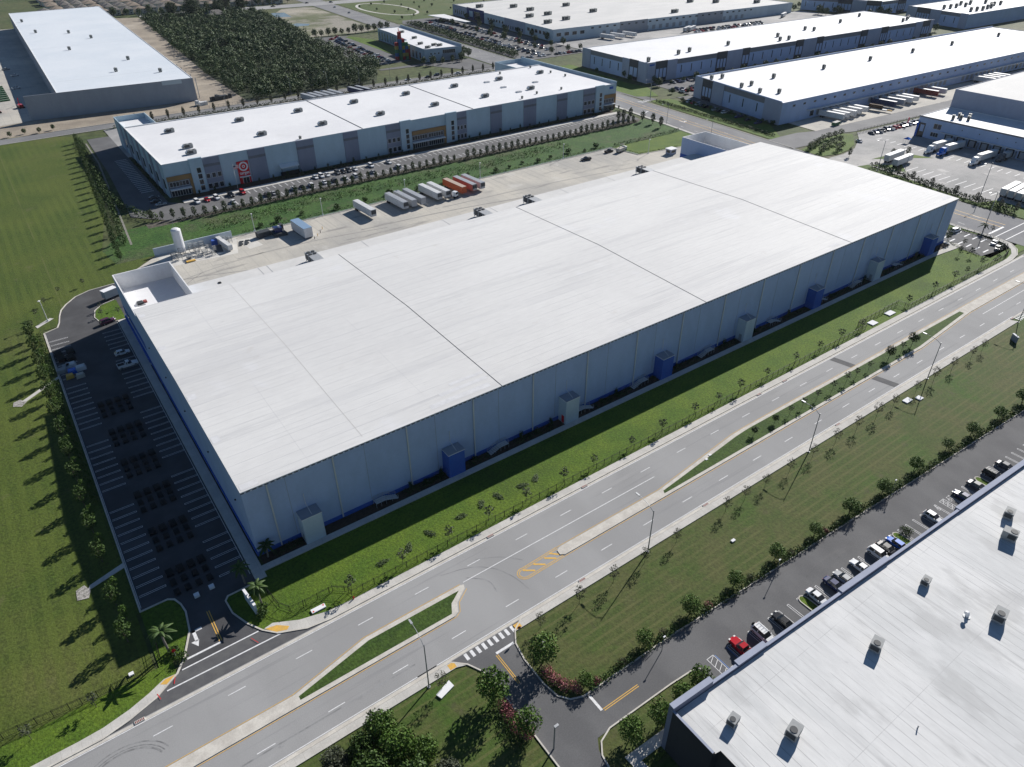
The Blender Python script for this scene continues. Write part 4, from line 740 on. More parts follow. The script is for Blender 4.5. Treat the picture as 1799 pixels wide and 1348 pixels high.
rows = [('pickup', 79.4, NN, CR, 'bright red pickup in the bay beside the striped access aisle'), ('suv', 84.9, S, CW, 'white boxy off-roader with roof rack and rear spare wheel, second in the row'), ('sedan', 90.3, NN, CK, 'black coupe alone between the white off-roader and the grass island'),
        ('sedan', 100.3, S, CW, 'white saloon beside the lower grass island'), ('sedan', 105.6, S, CN, 'dark blue saloon with pale roof glare, two bays right of the lower island'), ('sedan', 108.6, NN, CS, 'silver-white saloon close against the dark blue saloon'), ('sedan', 113.9, NN, CW, 'white four-door saloon left of the white sunroof SUV'),
        ('suv', 120.0, S, CW, 'white SUV with black sunroof beside the black hatchback'), ('sedan', 122.8, S, CK, 'black saloon squeezed between the white SUV and the blue car'), ('hatch', 125.7, NN, CBu, 'vivid blue hatchback at the planted island'), ('hatch', 139.4, S, CW, 'white hatchback with black rear roof left of the accessible bays'),
        ('sedan', 151.2, NN, CN, 'dark violet-blue saloon right of the accessible bays'), ('sedan', 157.2, S, CG, 'dark grey saloon against the upper grass island'), ('suv', 163.9, S, CK, 'large black SUV with bright roof rails past the upper island'), ('sedan', 169.6, S, CG, 'charcoal saloon at the right picture edge of the lot')]
for kd, x, rz, c, lb in rows:
    o = pc(kd, lb, x, 38.25 - .0452 * (x - 120), rz, c, group=g)
    if lb.startswith('white boxy') or 'rails' in lb:
        b = MB()
        for s in (-.62, .62): b.tube([(-1.9, s, 1.86), (.6, s, 1.86)], .035, STEEL, 6)
        for xx in (-1.7, -1.1, -.5, .1): b.tube([(xx, -.62, 1.86), (xx, .62, 1.86)], .03, STEEL, 6)
        if 'spare' in lb: b.tube([(-2.42, 0, 1.0), (-2.62, 0, 1.0)], .38, DARK, 14)
        b.build('roof_rack', o)
pc('pickup', 'white pickup truck in the shaded lot beside the warehouse', 10.2, 207.2, 0.03, CW); pc('hatch', 'white estate car in the shaded lot next to the pickup', 10.3, 215.2, 0.02, CW)
pc('suv', 'dark maroon SUV on the kerb island at the curved driveway', 10.6, 238.3, .25, CM)
pc('suv', 'white SUV at the top of the small lot by the far warehouse corner', 302.4, 116.5, -.1, CW); pc('sedan', 'white saloon on the right side of the small corner lot', 302.6, 101.6, .2, CW); pc('sedan', 'silver saloon below the white one in the small corner lot', 298.6, 98.4, .3, CS)
pc('pickup', 'lone dark pickup with white roof in the empty part of the truck court', 243.5, 275.4, 2.9, CK); pc('pickup', 'dark pickup parked at the back rail of the truck court', 262, 278.4, .1, CK)
pc('sedan', 'white sedan turning near the roundabout hedge of the truck yard', 384.5, 211.5, 1.1, CW)
# parked in front of the pale-blue office warehouse
gb = 'cars in the lot of the pale-blue office warehouse'; DN = -pi / 2
near = [(64.8, CW, 'suv', 'white SUV, first car below the left ochre entrance'), (69.2, CR, 'sedan', 'red car between two white ones below the left ochre entrance'), (73.4, CW, 'suv', 'white SUV right of the red car below the left ochre entrance'), (79.8, CK, 'pickup', 'black pickup with white roof left of the maroon-red car'), (85.2, CR, 'suv', 'red SUV below the grey bay left of the ringed sign')]
for x, c, k_, l in near: pc(k_, l, x, 331.6, DN + .05, c, group=gb)
g2 = [(120.5, CW), (123.6, CW), (126.6, CW), (132, CG), (135, CK), (137.9, CG), (141.2, CW), (150.1, CW), (160, CW)]
for i, (x, c) in enumerate(g2): pc(('sedan', 'suv')[i % 2], '%s %s, %s of nine cars along the wall right of the lean-to canopy' % ({CW: 'white', CG: 'grey', CK: 'black'}[c], ('saloon', 'SUV')[i % 2], nth(i)), x, 331.6, DN, c, group=gb)
g3 = [(46, CG, 0), (48, CN, 0)]
for i, (x, y, c) in enumerate(((50, 343, CK), (50.5, 349, CG), (51, 338, CS))): pc('sedan', '%s saloon in the shaded side lot of the pale-blue office warehouse, %s from the corner' % (('black', 'grey', 'silver')[i], nth((1, 2, 0)[i])), x, y, .05, c, group=gb)
g4 = [(77.8, CW), (93.2, CG), (96.2, CS), (106, CW), (110, CK), (114.4, CW), (121, CW), (126, CG), (131.6, CW), (136.8, CW), (146.5, CS), (160.3, CW)]
for i, (x, c) in enumerate(g4): pc(('sedan', 'suv')[i % 2], '%s %s half hidden by the tree row, %s from the left' % ({CW: 'white', CG: 'grey', CK: 'black', CS: 'silver'}[c], ('saloon', 'SUV')[i % 2], nth(i)), x, 322.2, pi / 2, c, group=gb)
# crowded far lots: small in the picture, one body each; near-identical ones share a label with their group
colz = [(CW, 'white'), (CS, 'silver'), (CG, 'grey'), (CK, 'black'), (CN, 'navy'), (CR, 'red'), (CW, 'white'), (CK, 'black')]
def lot(rows_, where, grp, skip=.12):
    for rw, (xa, ya, xb, yb, n, rz) in enumerate(rows_):
        for i in range(n):
            if R.random() < skip: continue
            c, cn = R.choice(colz); k_ = R.choice(('sedan', 'suv', 'suv', 'pickup')); t = i / max(1, n - 1)
            pc(k_, '%s %s, %s in row %s of %s' % (cn, {'sedan': 'saloon', 'suv': 'SUV', 'pickup': 'pickup'}[k_], nth(i), ('one', 'two', 'three', 'four', 'five')[rw], where), xa + (xb - xa) * t + R.uniform(-.2, .2), ya + (yb - ya) * t, rz + (pi if R.random() < .4 else 0) + R.uniform(-.03, .03), c, .02, group=cn + ' ' + k_ + ' cars, ' + grp, far=True)
lot([(395, 520, 410, 735, 28, .05), (401, 522, 416, 735, 28, .05), (417, 530, 430, 740, 26, .05), (423, 530, 436, 735, 26, .05), (378, 512, 436, 508, 15, pi / 2)], 'the crowded car park', 'crowded car park')
lot([(278, 570, 290, 700, 22, .1), (284, 570, 297, 700, 22, .1), (268, 556, 277, 640, 10, .1)], 'the car park beside the wood', 'office car park')
lot([(410, 374, 442, 373, 8, pi / 2), (392, 358, 420, 356, 7, pi / 2), (394, 351, 415, 349, 6, pi / 2)], 'the lot between the two banded warehouses', 'banded warehouses lot')
lot([(370, 268, 377, 332, 17, 0)], 'the hedged strip by the crossroad', 'hedged strip', .3)
lot([(590, 517, 682, 512, 22, pi / 2), (596, 526, 690, 520, 22, pi / 2)], 'the yard behind the far wide warehouse', 'far yard', .15)
lot([(404, 216.2, 452, 213.5, 15, pi / 2 - .3)], 'the fenced employee row of the cold store', 'cold store row', .05)
for i, (x, y, rz, k_, c, l) in enumerate(((387, 905, 1.65, 'sedan', CW, 'white car driving on the far crossroad below the park'), (380, 850, 1.6, 'sedan', CS, 'silver car driving on the far crossroad beside the park'), (330, 957, .05, 'pickup', CK, 'black pickup on the far cross street left of the junction'), (375, 962, .05, 'sedan', CK, 'dark car waiting in the middle of the far junction'), (341, 968, 0, 'sedan', CG, 'grey car on the far cross street near the suburb'), (402, 950, 0, 'suv', CN, 'navy SUV right of the far junction'), (262, 497, 3.1, 'sedan', CW, 'white car on the street behind the pale-blue office warehouse'), (278, 496, 3.1, 'sedan', CK, 'black car on the street behind the pale-blue office warehouse'), (287, 498, 3.1, 'suv', CG, 'grey SUV on the street behind the pale-blue office warehouse'), (303, 494, 3.1, 'sedan', CW, 'white car near the junction on the back street'))): pc(k_, l, x, y, rz, c, .03, far=True)
# ---------------------------------------------------------------- trailers, lorries, containers
TW = mat('trailer_white', [(.66, .66, .66), (.56, .56, .55)], .6, rough=.5); TG = mat('trailer_grey', [(.40, .41, .42), (.33, .34, .35)], .6, rough=.5); TO = mat('trailer_orange', [(.50, .10, .03), (.42, .09, .035)], .8, rough=.6); TR = mat('container_rust', [(.22, .05, .035), (.17, .045, .035)], .8, rough=.7); TN = mat('trailer_navy', [(.04, .05, .11)], rough=.5); TP = mat('trailer_pink', [(.52, .22, .17)], .8, rough=.6); TGR = mat('skip_green', [(.04, .14, .06)], rough=.6); TRF = mat('trailer_roof', [(.60, .61, .62), (.50, .51, .52)], .5, rough=.6); TRB = mat('trailer_roof_grey', [(.34, .36, .39), (.28, .30, .33)], .5, rough=.6)
def trailer(simple=False, reefer=True, L=15.5):
    t = thing('semi_trailer', 'x', 'trailer'); b = MB(); h = L / 2
    b.box(-h, -1.28, 1.15, h, 1.28, 4.05, TW)
    for i in range(1, 12): x = -h + L * i / 12; b.box(x - .03, -1.30, 1.2, x + .03, 1.30, 4.0, TW)
    b.build('body', t); MB().box(-h + .02, -1.2, 4.05, h - .02, 1.2, 4.09, TRF).build('roof', t)
    b = MB(); b.box(-h - .03, -1.2, 1.25, -h, -.02, 3.95, TG); b.box(-h - .03, .02, 1.25, -h, 1.2, 3.95, TG); b.build('rear_door', t)
    if reefer: b = MB(); b.box(h, -1.0, 2.3, h + .45, 1.0, 3.9, HVD); b.box(h + .02, -.9, 1.5, h + .4, .9, 2.28, TG); b.build('cooling_unit', t)
    MB().box(-h + 1, -.6, .85, h - 1.2, .6, 1.15, BLK).build('chassis', t)
    for x in (-h + 1.6, -h + 2.9):
        for s in (-1, 1): MB().tube([(x, s * .75, .5), (x, s * 1.25, .5)], .5, DARK, 12).build('wheel', t)
    [MB().box(h - 3.6, s * .9 - .08, 0, h - 3.4, s * .9 + .08, 1.1, GALV).build('landing_leg', t) for s in (-1, 1)]
    return {'t': proto(t)}
TRL = trailer(); TRP = trailer(reefer=False)
def tl(p, lab, x, y, rz, body=None, roof=None, grp=None, z=0.0, sc=1.0):
    m = {};
    if body: m[TW] = body
    if roof: m[TRF] = roof
    return place(p, lab, (x, y, z), rz, sc=sc, group=grp, mats=m)
gt = 'trailers backed to the rail of the big truck court'; d = -pi / 2
for x, p, bd, rf, l in ((119.3, TRL, None, None, 'white refrigerated trailer standing alone left of the parked trailers'), (134.6, TRL, None, TRB, 'grey-roofed refrigerated trailer, leftmost of the close three'), (138.9, TRP, TG, TRB, 'pale grey trailer in the middle of the close three'), (143.4, TRP, TG, TRB, 'pale grey trailer, rightmost of the close three'),
                        (152.2, TRL, None, None, 'white-roofed trailer, left one of the white pair'), (156.6, TRL, None, None, 'white-roofed trailer, right one of the white pair'), (165.2, TRP, TO, mat('trailer_roof_tan', [(.42, .33, .27)], rough=.7), 'bright orange trailer coupled beside the yard tractor'), (170.7, TRL, TP, TRB, 'faded salmon-sided trailer with grey roof right of the orange one'), (175.2, TRL, None, TRB, 'grey-roofed refrigerated trailer at the right end of the parked trailers')):
    tl(p, l, x, 275.2 + (1.2 if x > 150 else 0), d + .06, bd, rf, gt)
gy = 'trailers at the docks of the white-roofed warehouse with containers'
for i, (x, y, bd, l) in enumerate(((414, 243.5, None, 'white trailer, first from the left in the dock row'), (419.5, 243.8, None, 'white trailer, second from the left in the dock row'), (426.5, 243.8, None, 'white trailer, third from the left in the dock row'), (434, 245, None, 'white trailer, fourth from the left in the dock row'), (440.5, 245, None, 'white trailer, fifth from the left beside the dark flatbed'),
                                  (467, 242, TN, 'navy-sided long trailer in the middle of the dock row'), (476, 241.5, TG, 'grey trailer behind the navy one in the dock row'), (485, 241.5, None, 'white trailer second right of the navy one'), (492, 241.5, None, 'white trailer left of the rust-red container'), (516, 241.5, TR, 'rust-red container trailer in the dock row'), (526, 241.2, None, 'white-topped brown-sided trailer right of the rust-red one'),
                                  (585, 236, None, 'white trailer, nearest of the bright group far along the dock row'), (592, 236, None, 'white trailer, second of the bright group far along the dock row'), (599, 236, None, 'white trailer, third of the bright group far along the dock row'), (606, 236, None, 'white trailer, last of the bright group far along the dock row'))): tl(TRP, l, x, y + 5.5, -pi / 2 + .12, bd, None, gy, 0.01)
ge = 'white containers at the corner of the truck yard'
for i, (x, y) in enumerate(((359.5, 176.5), (362.8, 183.0))): tl(TRP, ('white container trailer nearer the hedge of the pair by the yard entrance', 'white container trailer farther from the hedge of the pair by the yard entrance')[i], x + 6, y - .5, .05, None, None, ge, 0.02)
for i in range(4): tl(TRP, '%s white container trailer from the top in the stack of four by the roadside hedge' % nth(i), 364.5 - i * .2, 124.6 - i * 3.3, .06, None, None, ge, 0.02)
gk = 'dark trailers behind the pale-blue office warehouse'
for i, x in enumerate((178.5, 183, 187.5, 192.5, 197.5)): tl(TRP, '%s grey-roofed trailer from the left in the row peeking over the pale-blue warehouse roof' % nth(i), x, 479.5, -pi / 2 + .2, TG, TRB, gk)
for i, x in enumerate((212, 217.5)): tl(TRP, '%s dark-sided trailer of the separate pair behind the pale-blue warehouse roof' % ('left', 'right')[i], x, 479, -pi / 2 + .2, TN, TRB, gk)
gf = 'trailers at the docks of the far wide warehouse'
for i, (x, y) in enumerate(((496, 546), (508, 545.5), (522, 544.5))): tl(TRP, '%s white trailer from the left at the far wide warehouse docks' % nth(i), x, y - 6, -pi / 2 + .2, None, None, gf)
for i, (x, y) in enumerate(((588, 527), (594, 526), (742, 530))): tl(TRP, ('white trailer left of the pair in the far yard', 'white trailer right of the pair in the far yard', 'long white trailer at the right end of the far wide warehouse')[i], x, y, .4, None, None, gf)
def tractor(col, yard=False):
    t = thing('lorry_tractor', 'x', 'lorry tractor'); b = MB()
    if yard: b.loft([ring(-1.0, 1.1, 1.0, 3.0, .15), ring(.9, 1.1, 1.0, 3.0, .15)], col); b.box(.85, -.9, 1.9, .97, .9, 2.8, GLASS); b.box(-1.06, -.7, 1.9, -.99, .7, 2.7, GLASS)
    else: b.loft([ring(-1.6, 1.2, .8, 3.9, .2), ring(.3, 1.2, .8, 3.85, .2), ring(1.1, 1.15, .8, 2.6, .2), ring(1.25, 1.05, .7, 1.95, .2), ring(2.9, .9, .6, 1.75, .25)], col)
    b.build('cab', t)
    if not yard: b = MB(); b.add([(.36, -1.0, 3.5), (.36, 1.0, 3.5), (1.16, 1.0, 2.35), (1.16, -1.0, 2.35)], [(0, 1, 2, 3)], GLASS); [b.box(-.2, s * 1.19 - .03, 2.2, .7, s * 1.19 + .03, 3.0, GLASS) for s in (-1, 1)]; b.build('windscreen', t)
    MB().box(-4.6, -.5, .7, 2.6 if not yard else 1, .5, 1.0, BLK).build('chassis', t)
    for x in ((-4.0, -2.8, 2.1) if not yard else (-3.4, .3)):
        for s in (-1, 1): MB().tube([(x, s * .7, .52), (x, s * 1.22, .52)], .52, DARK, 12).build('wheel', t)
    if not yard: b = MB(); [MB().cyl(-1.75, s * .95, 1, 4.2, .08, STEEL, 8).build('exhaust_stack', t) for s in (-1, 1)]
    return {'t': proto(t)}
TRC = tractor(CW); TRY = tractor(CW, True)
place(TRY, 'small white-cabbed yard tractor in front of the orange trailer', (160.6, 268.6, 0), -1.1)
for x, y, c, l in ((394.5, 178.0, CW, 'white lorry tractor pulling the trailer nearest the yard entrance'), (396.2, 172.3, CBu, 'blue lorry tractor second from the yard entrance'), (393.5, 154.6, CW, 'white lorry tractor alone in the middle of the dock apron'), (410.5, 149.6, CG, 'grey short lorry at the right end of the dock apron')):
    place(TRC, l, (x, y, .02), pi - .05 + (.0), mats={CW: c} if c is not CW else None)
    tl(TRP, l.replace('lorry tractor', 'dock trailer behind the %s lorry' % l.split()[0]).replace('grey short lorry', 'short trailer behind the grey lorry').split(' pulling')[0][:90], x + (13.2 if c is not CG else 9), y + .55, pi - .05, None, None, 'trailers at the cold store docks', .02, sc=1.0 if c is not CG else (.5, 1, .85))
# odd items of the truck court
t = thing('box_body', 'white box body with blue-grey roof standing upright beside the black scissor machinery', 'truck body', (89.2, 270.4, 0), .06); MB().box(-1.75, -6.2, .5, 1.75, 6.2, 4.3, TW).build('body', t); MB().box(-1.8, -6.25, 4.3, 1.8, 6.25, 4.4, mat('blue_grey_sheet', [(.22, .32, .45)], rough=.4)).build('roof', t); MB().box(-1.6, -5.8, .1, 1.6, 5.8, .5, BLK).build('skid', t)
t = thing('compactor', 'black waste compactor beside the white box body at the court rail', 'compactor', (80.5, 276.5, 0), .1); b = MB(); b.box(-7.5, -.2, .2, -2.2, 2.6, 2.2, HVD); b.build('container', t); b = MB(); b.prism([(-2, -3), (3, -4.2), (3.4, 1.8), (-1.6, 2.4)], .1, 1.2, HVD); b.prism([(-1, -1.4), (1.8, -2.4), (2.4, .6), (-.6, 1.4)], 1.2, 3.0, CN); b.build('press', t); b = MB(); b.box(2.6, 1.0, 0, 3.9, 3.0, 2.8, HVD); b.cyl(1.0, -1.2, 3, 3.7, .4, TW, 8); b.build('hopper', t)
t = thing('liquid_gas_tank', 'tall white cylindrical tank behind the low wall of the court', 'tank', (44.4, 279.5, 0)); b = MB(); b.tube([(0, 0, .9), (0, 0, 1.3), (0, 0, 9.6), (0, 0, 10.1), (0, 0, 10.3)], [1.3, 1.75, 1.75, 1.25, .4], TANKW, 28); b.build('vessel', t, smooth=False)
for a in range(3): MB().box(cos(a * 2.1) * 1.3 - .12, sin(a * 2.1) * 1.3 - .12, 0, cos(a * 2.1) * 1.3 + .12, sin(a * 2.1) * 1.3 + .12, 1.2, GALV).build('leg', t)
b = MB(); b.tube([(-.7, 0, 10.2), (-.25, .2, 12.6)], .04, GALV, 4); b.tube([(.7, 0, 10.2), (-.2, .2, 12.6)], .04, GALV, 4); b.tube([(1.8, 0, 1), (1.85, 0, 10)], .07, GALV, 5); b.build('vent_pipe', t)
tag(MB().box(35.4, 283.0, 0, 64.9, 283.35, 3.0, WL).build('boundary_wall'), 'low white screen wall behind the tank', 'wall')
t = thing('gas_skid', 'cluster of galvanised vaporiser frames and pipes on the pad by the tank', 'plant skid', (50, 275, 0))
for i, (x, y, w_, h_) in enumerate(((-10, .5, 1.6, 2.4), (-8.2, -1.4, 1.4, 2.2), (-7, 2.4, 1.8, 3.0), (-5.4, -3.6, 2.2, 1.2), (-2.8, 3.2, 1.5, 3.4), (-.8, 3.0, 1.5, 3.2), (1.2, 2.8, 1.5, 3.4), (-1.6, -1.2, 1.3, 2.2), (.5, -2.6, 1.6, 2.0), (2.9, .2, 1.2, 2.6), (4.6, -1.6, 1.3, 2.2), (3.4, -4.4, 1.1, 1.8), (10.5, 3.6, 1.2, 2.8), (12.2, 3.4, 1.2, 2.4))):
    b = MB()
    for dx in (0, w_):
        for dy in (0, w_): b.box(x + dx - .06, y + dy - .06, 0, x + dx + .06, y + dy + .06, h_, HV)
    for z in (h_ * .4, h_ * .7, h_): [b.box(x + .25 * q, y, z - .06, x + .25 * q + .12, y + w_, z, HV) for q in range(int(w_ / .25))]
    b.build('frame', t)
b = MB(); b.tube([(-9, 1, .5), (-4, 1.4, .5), (-1, -1, .6), (5, -1.2, .6)], .12, STEEL, 6); b.tube([(-7, -4, .4), (2, -5, .4), (7, -5, .4)], .1, STEEL, 6); b.build('pipe', t); MB().box(-6.4, -5.6, .05, -3.2, -4.4, .5, PAINTY).build('yellow_tray', t)
tag(MB().box(56.2, 279.8, 0, 58.2, 281.6, 1.9, WBL).build('storage_bin'), 'royal blue storage bin against the low white wall', 'bin')
t = thing('long_tank', 'long white horizontal container on the pit edge', 'tank', (59.7, 276.2, 0), .12); MB().box(-.85, -5.8, .6, .85, 5.8, 2.5, TW).build('body', t); [MB().box(-.9, y, 0, .9, y + .5, .6, GALV).build('leg', t) for y in (-5, 4)]
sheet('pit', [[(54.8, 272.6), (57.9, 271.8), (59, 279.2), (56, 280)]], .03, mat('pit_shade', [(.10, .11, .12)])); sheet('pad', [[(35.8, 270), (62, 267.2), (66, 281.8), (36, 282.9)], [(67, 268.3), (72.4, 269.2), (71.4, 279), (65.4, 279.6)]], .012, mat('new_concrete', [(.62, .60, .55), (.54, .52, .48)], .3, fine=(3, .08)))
for i in range(2): t = thing('pipe_rack', ('left', 'right')[i] + ' of two grey angled mats on the concrete by the drain slab', 'rack', (65.6 + i * 2.2, 275.4 - i * .2, 0), -.35); [MB().box(-.5, -2.4 + k * 1.25, .05, .6 + (k % 2) * .5, -1.5 + k * 1.25, .3, HVD).build('mat', t) for k in range(4)]
for i, y in enumerate((265.5, 267.5, 270, 273.2)): tag(MB().cyl(91 + i * 2.2, y - 3, 0, 1.1, .12, PAINTY if i % 2 else BLK, 8).build('bollard'), '%s bollard counted from the white box body' % nth(i), 'bollard', 'bollards by the box body')
t = thing('guard_hut', 'small white-roofed guard hut in the court beside the far corner block', 'hut', (286.2, 257.2, 0)); MB().box(-2.1, -1.7, 0, 2.1, 1.7, 2.7, WMID).build('wall', t); MB().box(-2.5, -2.1, 2.7, 2.5, 2.1, 2.95, PW).build('roof', t); b = MB(); b.box(-2.13, -1.2, 1, -2.1, 1.2, 2.2, GLASS); b.box(-1.4, -1.73, 1, 1.4, -1.7, 2.2, GLASS); b.build('window', t)
t = thing('tree_chipper', 'dusty tan hauler with boom parked beside the dark pickup at the court corner', 'work truck', (268.5, 275.6, 0), .25); b = MB(); b.box(-4, -1.2, .9, 1.2, 1.2, 2.3, BEI); b.build('body', t); MB().loft([ring(1.4, 1.15, .6, 2.7, .2), ring(3.4, 1.05, .6, 2.2, .2)], TW).build('cab', t); MB().tube([(-3, 0, 2.3), (-1, .2, 4.0), (2.4, .2, 3.2)], .18, BEI, 6).build('boom', t); [MB().tube([(x, s * .8, .5), (x, s * 1.2, .5)], .5, DARK, 10).build('wheel', t) for x in (-3, 2.4) for s in (-1, 1)]
t = thing('delivery_truck', 'white-roofed grey van body backed to the corner block at the curved driveway', 'van', (15.2, 256.2, 0), .35); MB().box(-2.6, -1.2, .8, 2.0, 1.2, 3.3, WG).build('body', t); MB().box(-2.65, -1.25, 3.3, 2.05, 1.25, 3.45, PW).build('roof', t); MB().loft([ring(2.0, 1.1, .6, 2.4, .2), ring(3.6, 1.0, .6, 1.5, .2)], TW).build('cab', t); [MB().tube([(x, s * .8, .45), (x, s * 1.15, .45)], .45, DARK, 10).build('wheel', t) for x in (-1.6, 2.8) for s in (-1, 1)]
t = thing('skip', 'green open skip at the left end of the container dock row', 'skip', (404, 239, 0), .1); b = MB(); b.prism(rect(-3, -1.2, 3, 1.2), .3, 2, TGR, HVD); b.build('body', t)
t = thing('flatbed_trailer', 'dark brown flatbed with yellow gooseneck between white and navy trailers', 'trailer', (453.5, 243.5, 0), -pi / 2 + .2); MB().box(-6, -1.2, .9, 6, 1.2, 1.5, DOORM).build('bed', t); MB().box(-5, -1.1, 1.5, 3, 1.1, 3.6, mat('load_brown', [(.08, .05, .03)])).build('load', t); MB().box(6, -.4, 1.0, 9, .4, 1.7, PAINTY).build('gooseneck', t)
# slatted black stacks standing in for unreadable dark clutter in the shaded lot
def rack():
    t = thing('clutter_stack', 'x', 'rack'); b = MB()
    for i in range(3):
        for x in (-.7, .7): b.box(x - .05, -1.0, .3 * i, x + .05, 1.0, .3 * i + .22, BLK)
        for y in (-.9, -.45, 0, .45, .9): b.box(-.75, y - .12, .3 * i + .22, .75, y + .12, .3 * i + .27, BLK)
    b.build('clutter', t); return {'t': proto(t)}
RK = rack(); n = 0
for r, y in enumerate((119.5, 133.5, 147.5, 161.5, 176, 190.5)):
    for c_ in range(4):
        for q in range(3):
            if r == 5 and c_ < 0: continue
            place(RK, '%s black pallet stack in column %s, %s cross row of the shaded lot' % (nth(q), ('one', 'two', 'three', 'four')[c_], nth(r)), (-.2 + c_ * 2.1, y - q * 2.9, 0), .04, .72 if q else .9, group='black pallet stacks across the shaded lot')
for i, (x, y) in enumerate(((-5.4, 225.5), (-5.0, 222), (-2.2, 225), (-2.6, 221.2))): place(RK, '%s black pallet stack in the sunlit bays by the hedge' % nth(i), (x, y, 0), .1, sc=1.3, group='pallet stacks in the sunlit bays')
for i, (x, y, w_, m_, l) in enumerate(((-3.4, 216.8, 1.5, TW, 'white wrapped bale at the top of the sunlit heap'), (-1.3, 213.6, 1.5, TW, 'white wrapped bale beside the blue sheet'), (-3.6, 213.0, 1.3, CBu, 'blue sheeted bundle in the sunlit heap'), (-4.6, 210.4, 1.1, PAINTY, 'yellow-topped crate in the sunlit heap'), (-2.1, 209.2, 1.2, BEI, 'beige tipped sack in the sunlit heap'), (-6.0, 215.0, 1.5, HV, 'grey slatted crate beside the kerb path'), (-4.6, 216.6, 1.2, HV, 'grey slatted crate next to the white bale'))):
    b = MB(); b.prism([(x - w_, y - w_ * .8), (x + w_ * .9, y - w_ * .7), (x + w_, y + w_ * .8), (x - w_ * .8, y + w_ * .7)], 0, 1.1, m_, None, [(x - w_ * .8, y - w_ * .6), (x + w_ * .7, y - w_ * .6), (x + w_ * .8, y + w_ * .6), (x - w_ * .7, y + w_ * .6)]); tag(b.build('bundle'), l, 'bundle')
# ---------------------------------------------------------------- roof units
def hvac(w, l, h, m, fan=1, kind=0):
    t = thing('rooftop_unit', 'x', 'roof unit'); b = MB(); b.box(-l / 2, -w / 2, .35, l / 2, w / 2, h, m)
    for s in (-1, 1): b.box(-l / 2 + .15, s * (w / 2 + .01) - .01, .6, l * .1, s * (w / 2 + .01) + .01, h - .2, HVD)
    b.box(-l / 2 - .02, -w / 2 + .15, .5, -l / 2, w / 2 - .15, h - .2, HVD); b.build('cabinet', t, bevel=.04)
    b = MB()
    for k in range(fan): x = -l / 2 + (k + .5) * l / max(fan, 1) if fan > 1 else -l * .18; b.tube([(x, 0, h - .02), (x, 0, h + .08)], min(w, l / fan) * .32, HVD, 18)
    b.build('fan', t)
    b = MB(); b.box(-l / 2 + .1, -w / 2 + .1, 0, l / 2 - .1, w / 2 - .1, .36, GALV if kind else HVD)
    if kind == 2: b.box(l / 2, -w / 4, .7, l / 2 + 1.0, w / 4, h * .8, GALV)
    if kind == 3: b.add([(-l / 2, -w / 2, h * .95), (-l / 2, w / 2, h * .95), (-l / 2 - 1.1, w / 2, h * .45), (-l / 2 - 1.1, -w / 2, h * .45)], [(0, 1, 2, 3)], PW); b.box(-l / 2 - 1.1, -w / 2, .4, -l / 2, w / 2, h * .42, HVB)
    b.build('curb', t); return {'t': proto(t)}
U1 = hvac(1.55, 2.0, 1.65, HVG, 1, 1); U2 = hvac(2.4, 4.6, 2.2, HV, 2, 3); U3 = hvac(2.6, 6, 2.4, HVB, 2, 0); U4 = hvac(1.1, 1.3, 1.8, HVB, 1, 0)
gs = 'roof units of the slate-walled warehouse'
for x, y, a, s, l in ((61.2, 29.2, .2, .9, 'roof unit nearest the slate corner of the building'), (67.0, 22.8, .2, 1.15, 'roof unit at the bottom edge of the picture'), (90.5, 24.0, .25, 1.1, 'roof unit in the open middle of the weathered roof'), (110.0, 26.3, .15, .85, 'small roof unit left of the round vent hood'), (112.8, 14.9, .2, 1.2, 'roof unit at the right edge below the round vent hood'), (133.6, 22.8, 1.8, 1.25, 'long roof unit, lower one of the upper right pair'), (139.6, 25.6, .2, 1.05, 'roof unit, upper one of the upper right pair')):
    place(U1, l, (x, y, 10.21), a, s, gs)
t = thing('vent_hood', 'round white vent hood with dark throat amid a stain on the weathered roof', 'vent', (109.0, 18.3, 10.2)); MB().tube([(0, 0, 0), (0, 0, .7), (-.35, .1, 1.15), (-.6, .15, 1.1)], [.32, .3, .38, .42], PW, 14).build('hood', t); MB().cyl(0, 0, 0, .12, .6, GALV, 16).build('flashing', t)
for i, (x, y) in enumerate(((83, 12.5), (118.5, 11.2))): t = thing('vent_pipe', ('thin stub pipe at the bottom of the weathered roof', 'thin stub pipe right of the roof unit at the picture edge')[i], 'pipe', (x, y, 10.2)); MB().cyl(0, 0, 0, .7, .1, GALV, 8).build('pipe', t)
gB = 'dark roof units of the pale-blue office warehouse'
for i, x in enumerate((74, 109.3, 141.7, 175, 208.5, 242.2, 275.6, 308.6)):
    if i != 6 or 1: place(U2, '%s unit from the left in the back row on the pale-blue warehouse roof' % nth(i), (x, 398.8, 14.57), 0, .85, gB)
for i, x in enumerate((74, 109.7, 141.7, 174.9, 208.8, 242.8, 276.2)): place(U2, '%s unit from the left in the front row on the pale-blue warehouse roof' % nth(i), (x, 365.8, 14.57), 0, .85, gB)
place(U2, 'extra roof unit close to the front edge at the left end of the pale-blue warehouse', (72.8, 355.3, 14.57), 0, .85, gB)
for i, (x, y) in enumerate(((60.2, 423), (122.3, 348.5), (286, 413), (314, 417), (315, 396), (316, 382), (290.4, 354.3), (271.7, 354.2), (257.8, 350.0))): place(U4, '%s small pale vent box counted round the pale-blue warehouse roof' % nth(i), (x, y, 14.57 if y < 421 else 12.41), .3, .8, 'small vent boxes of the pale-blue warehouse roof')
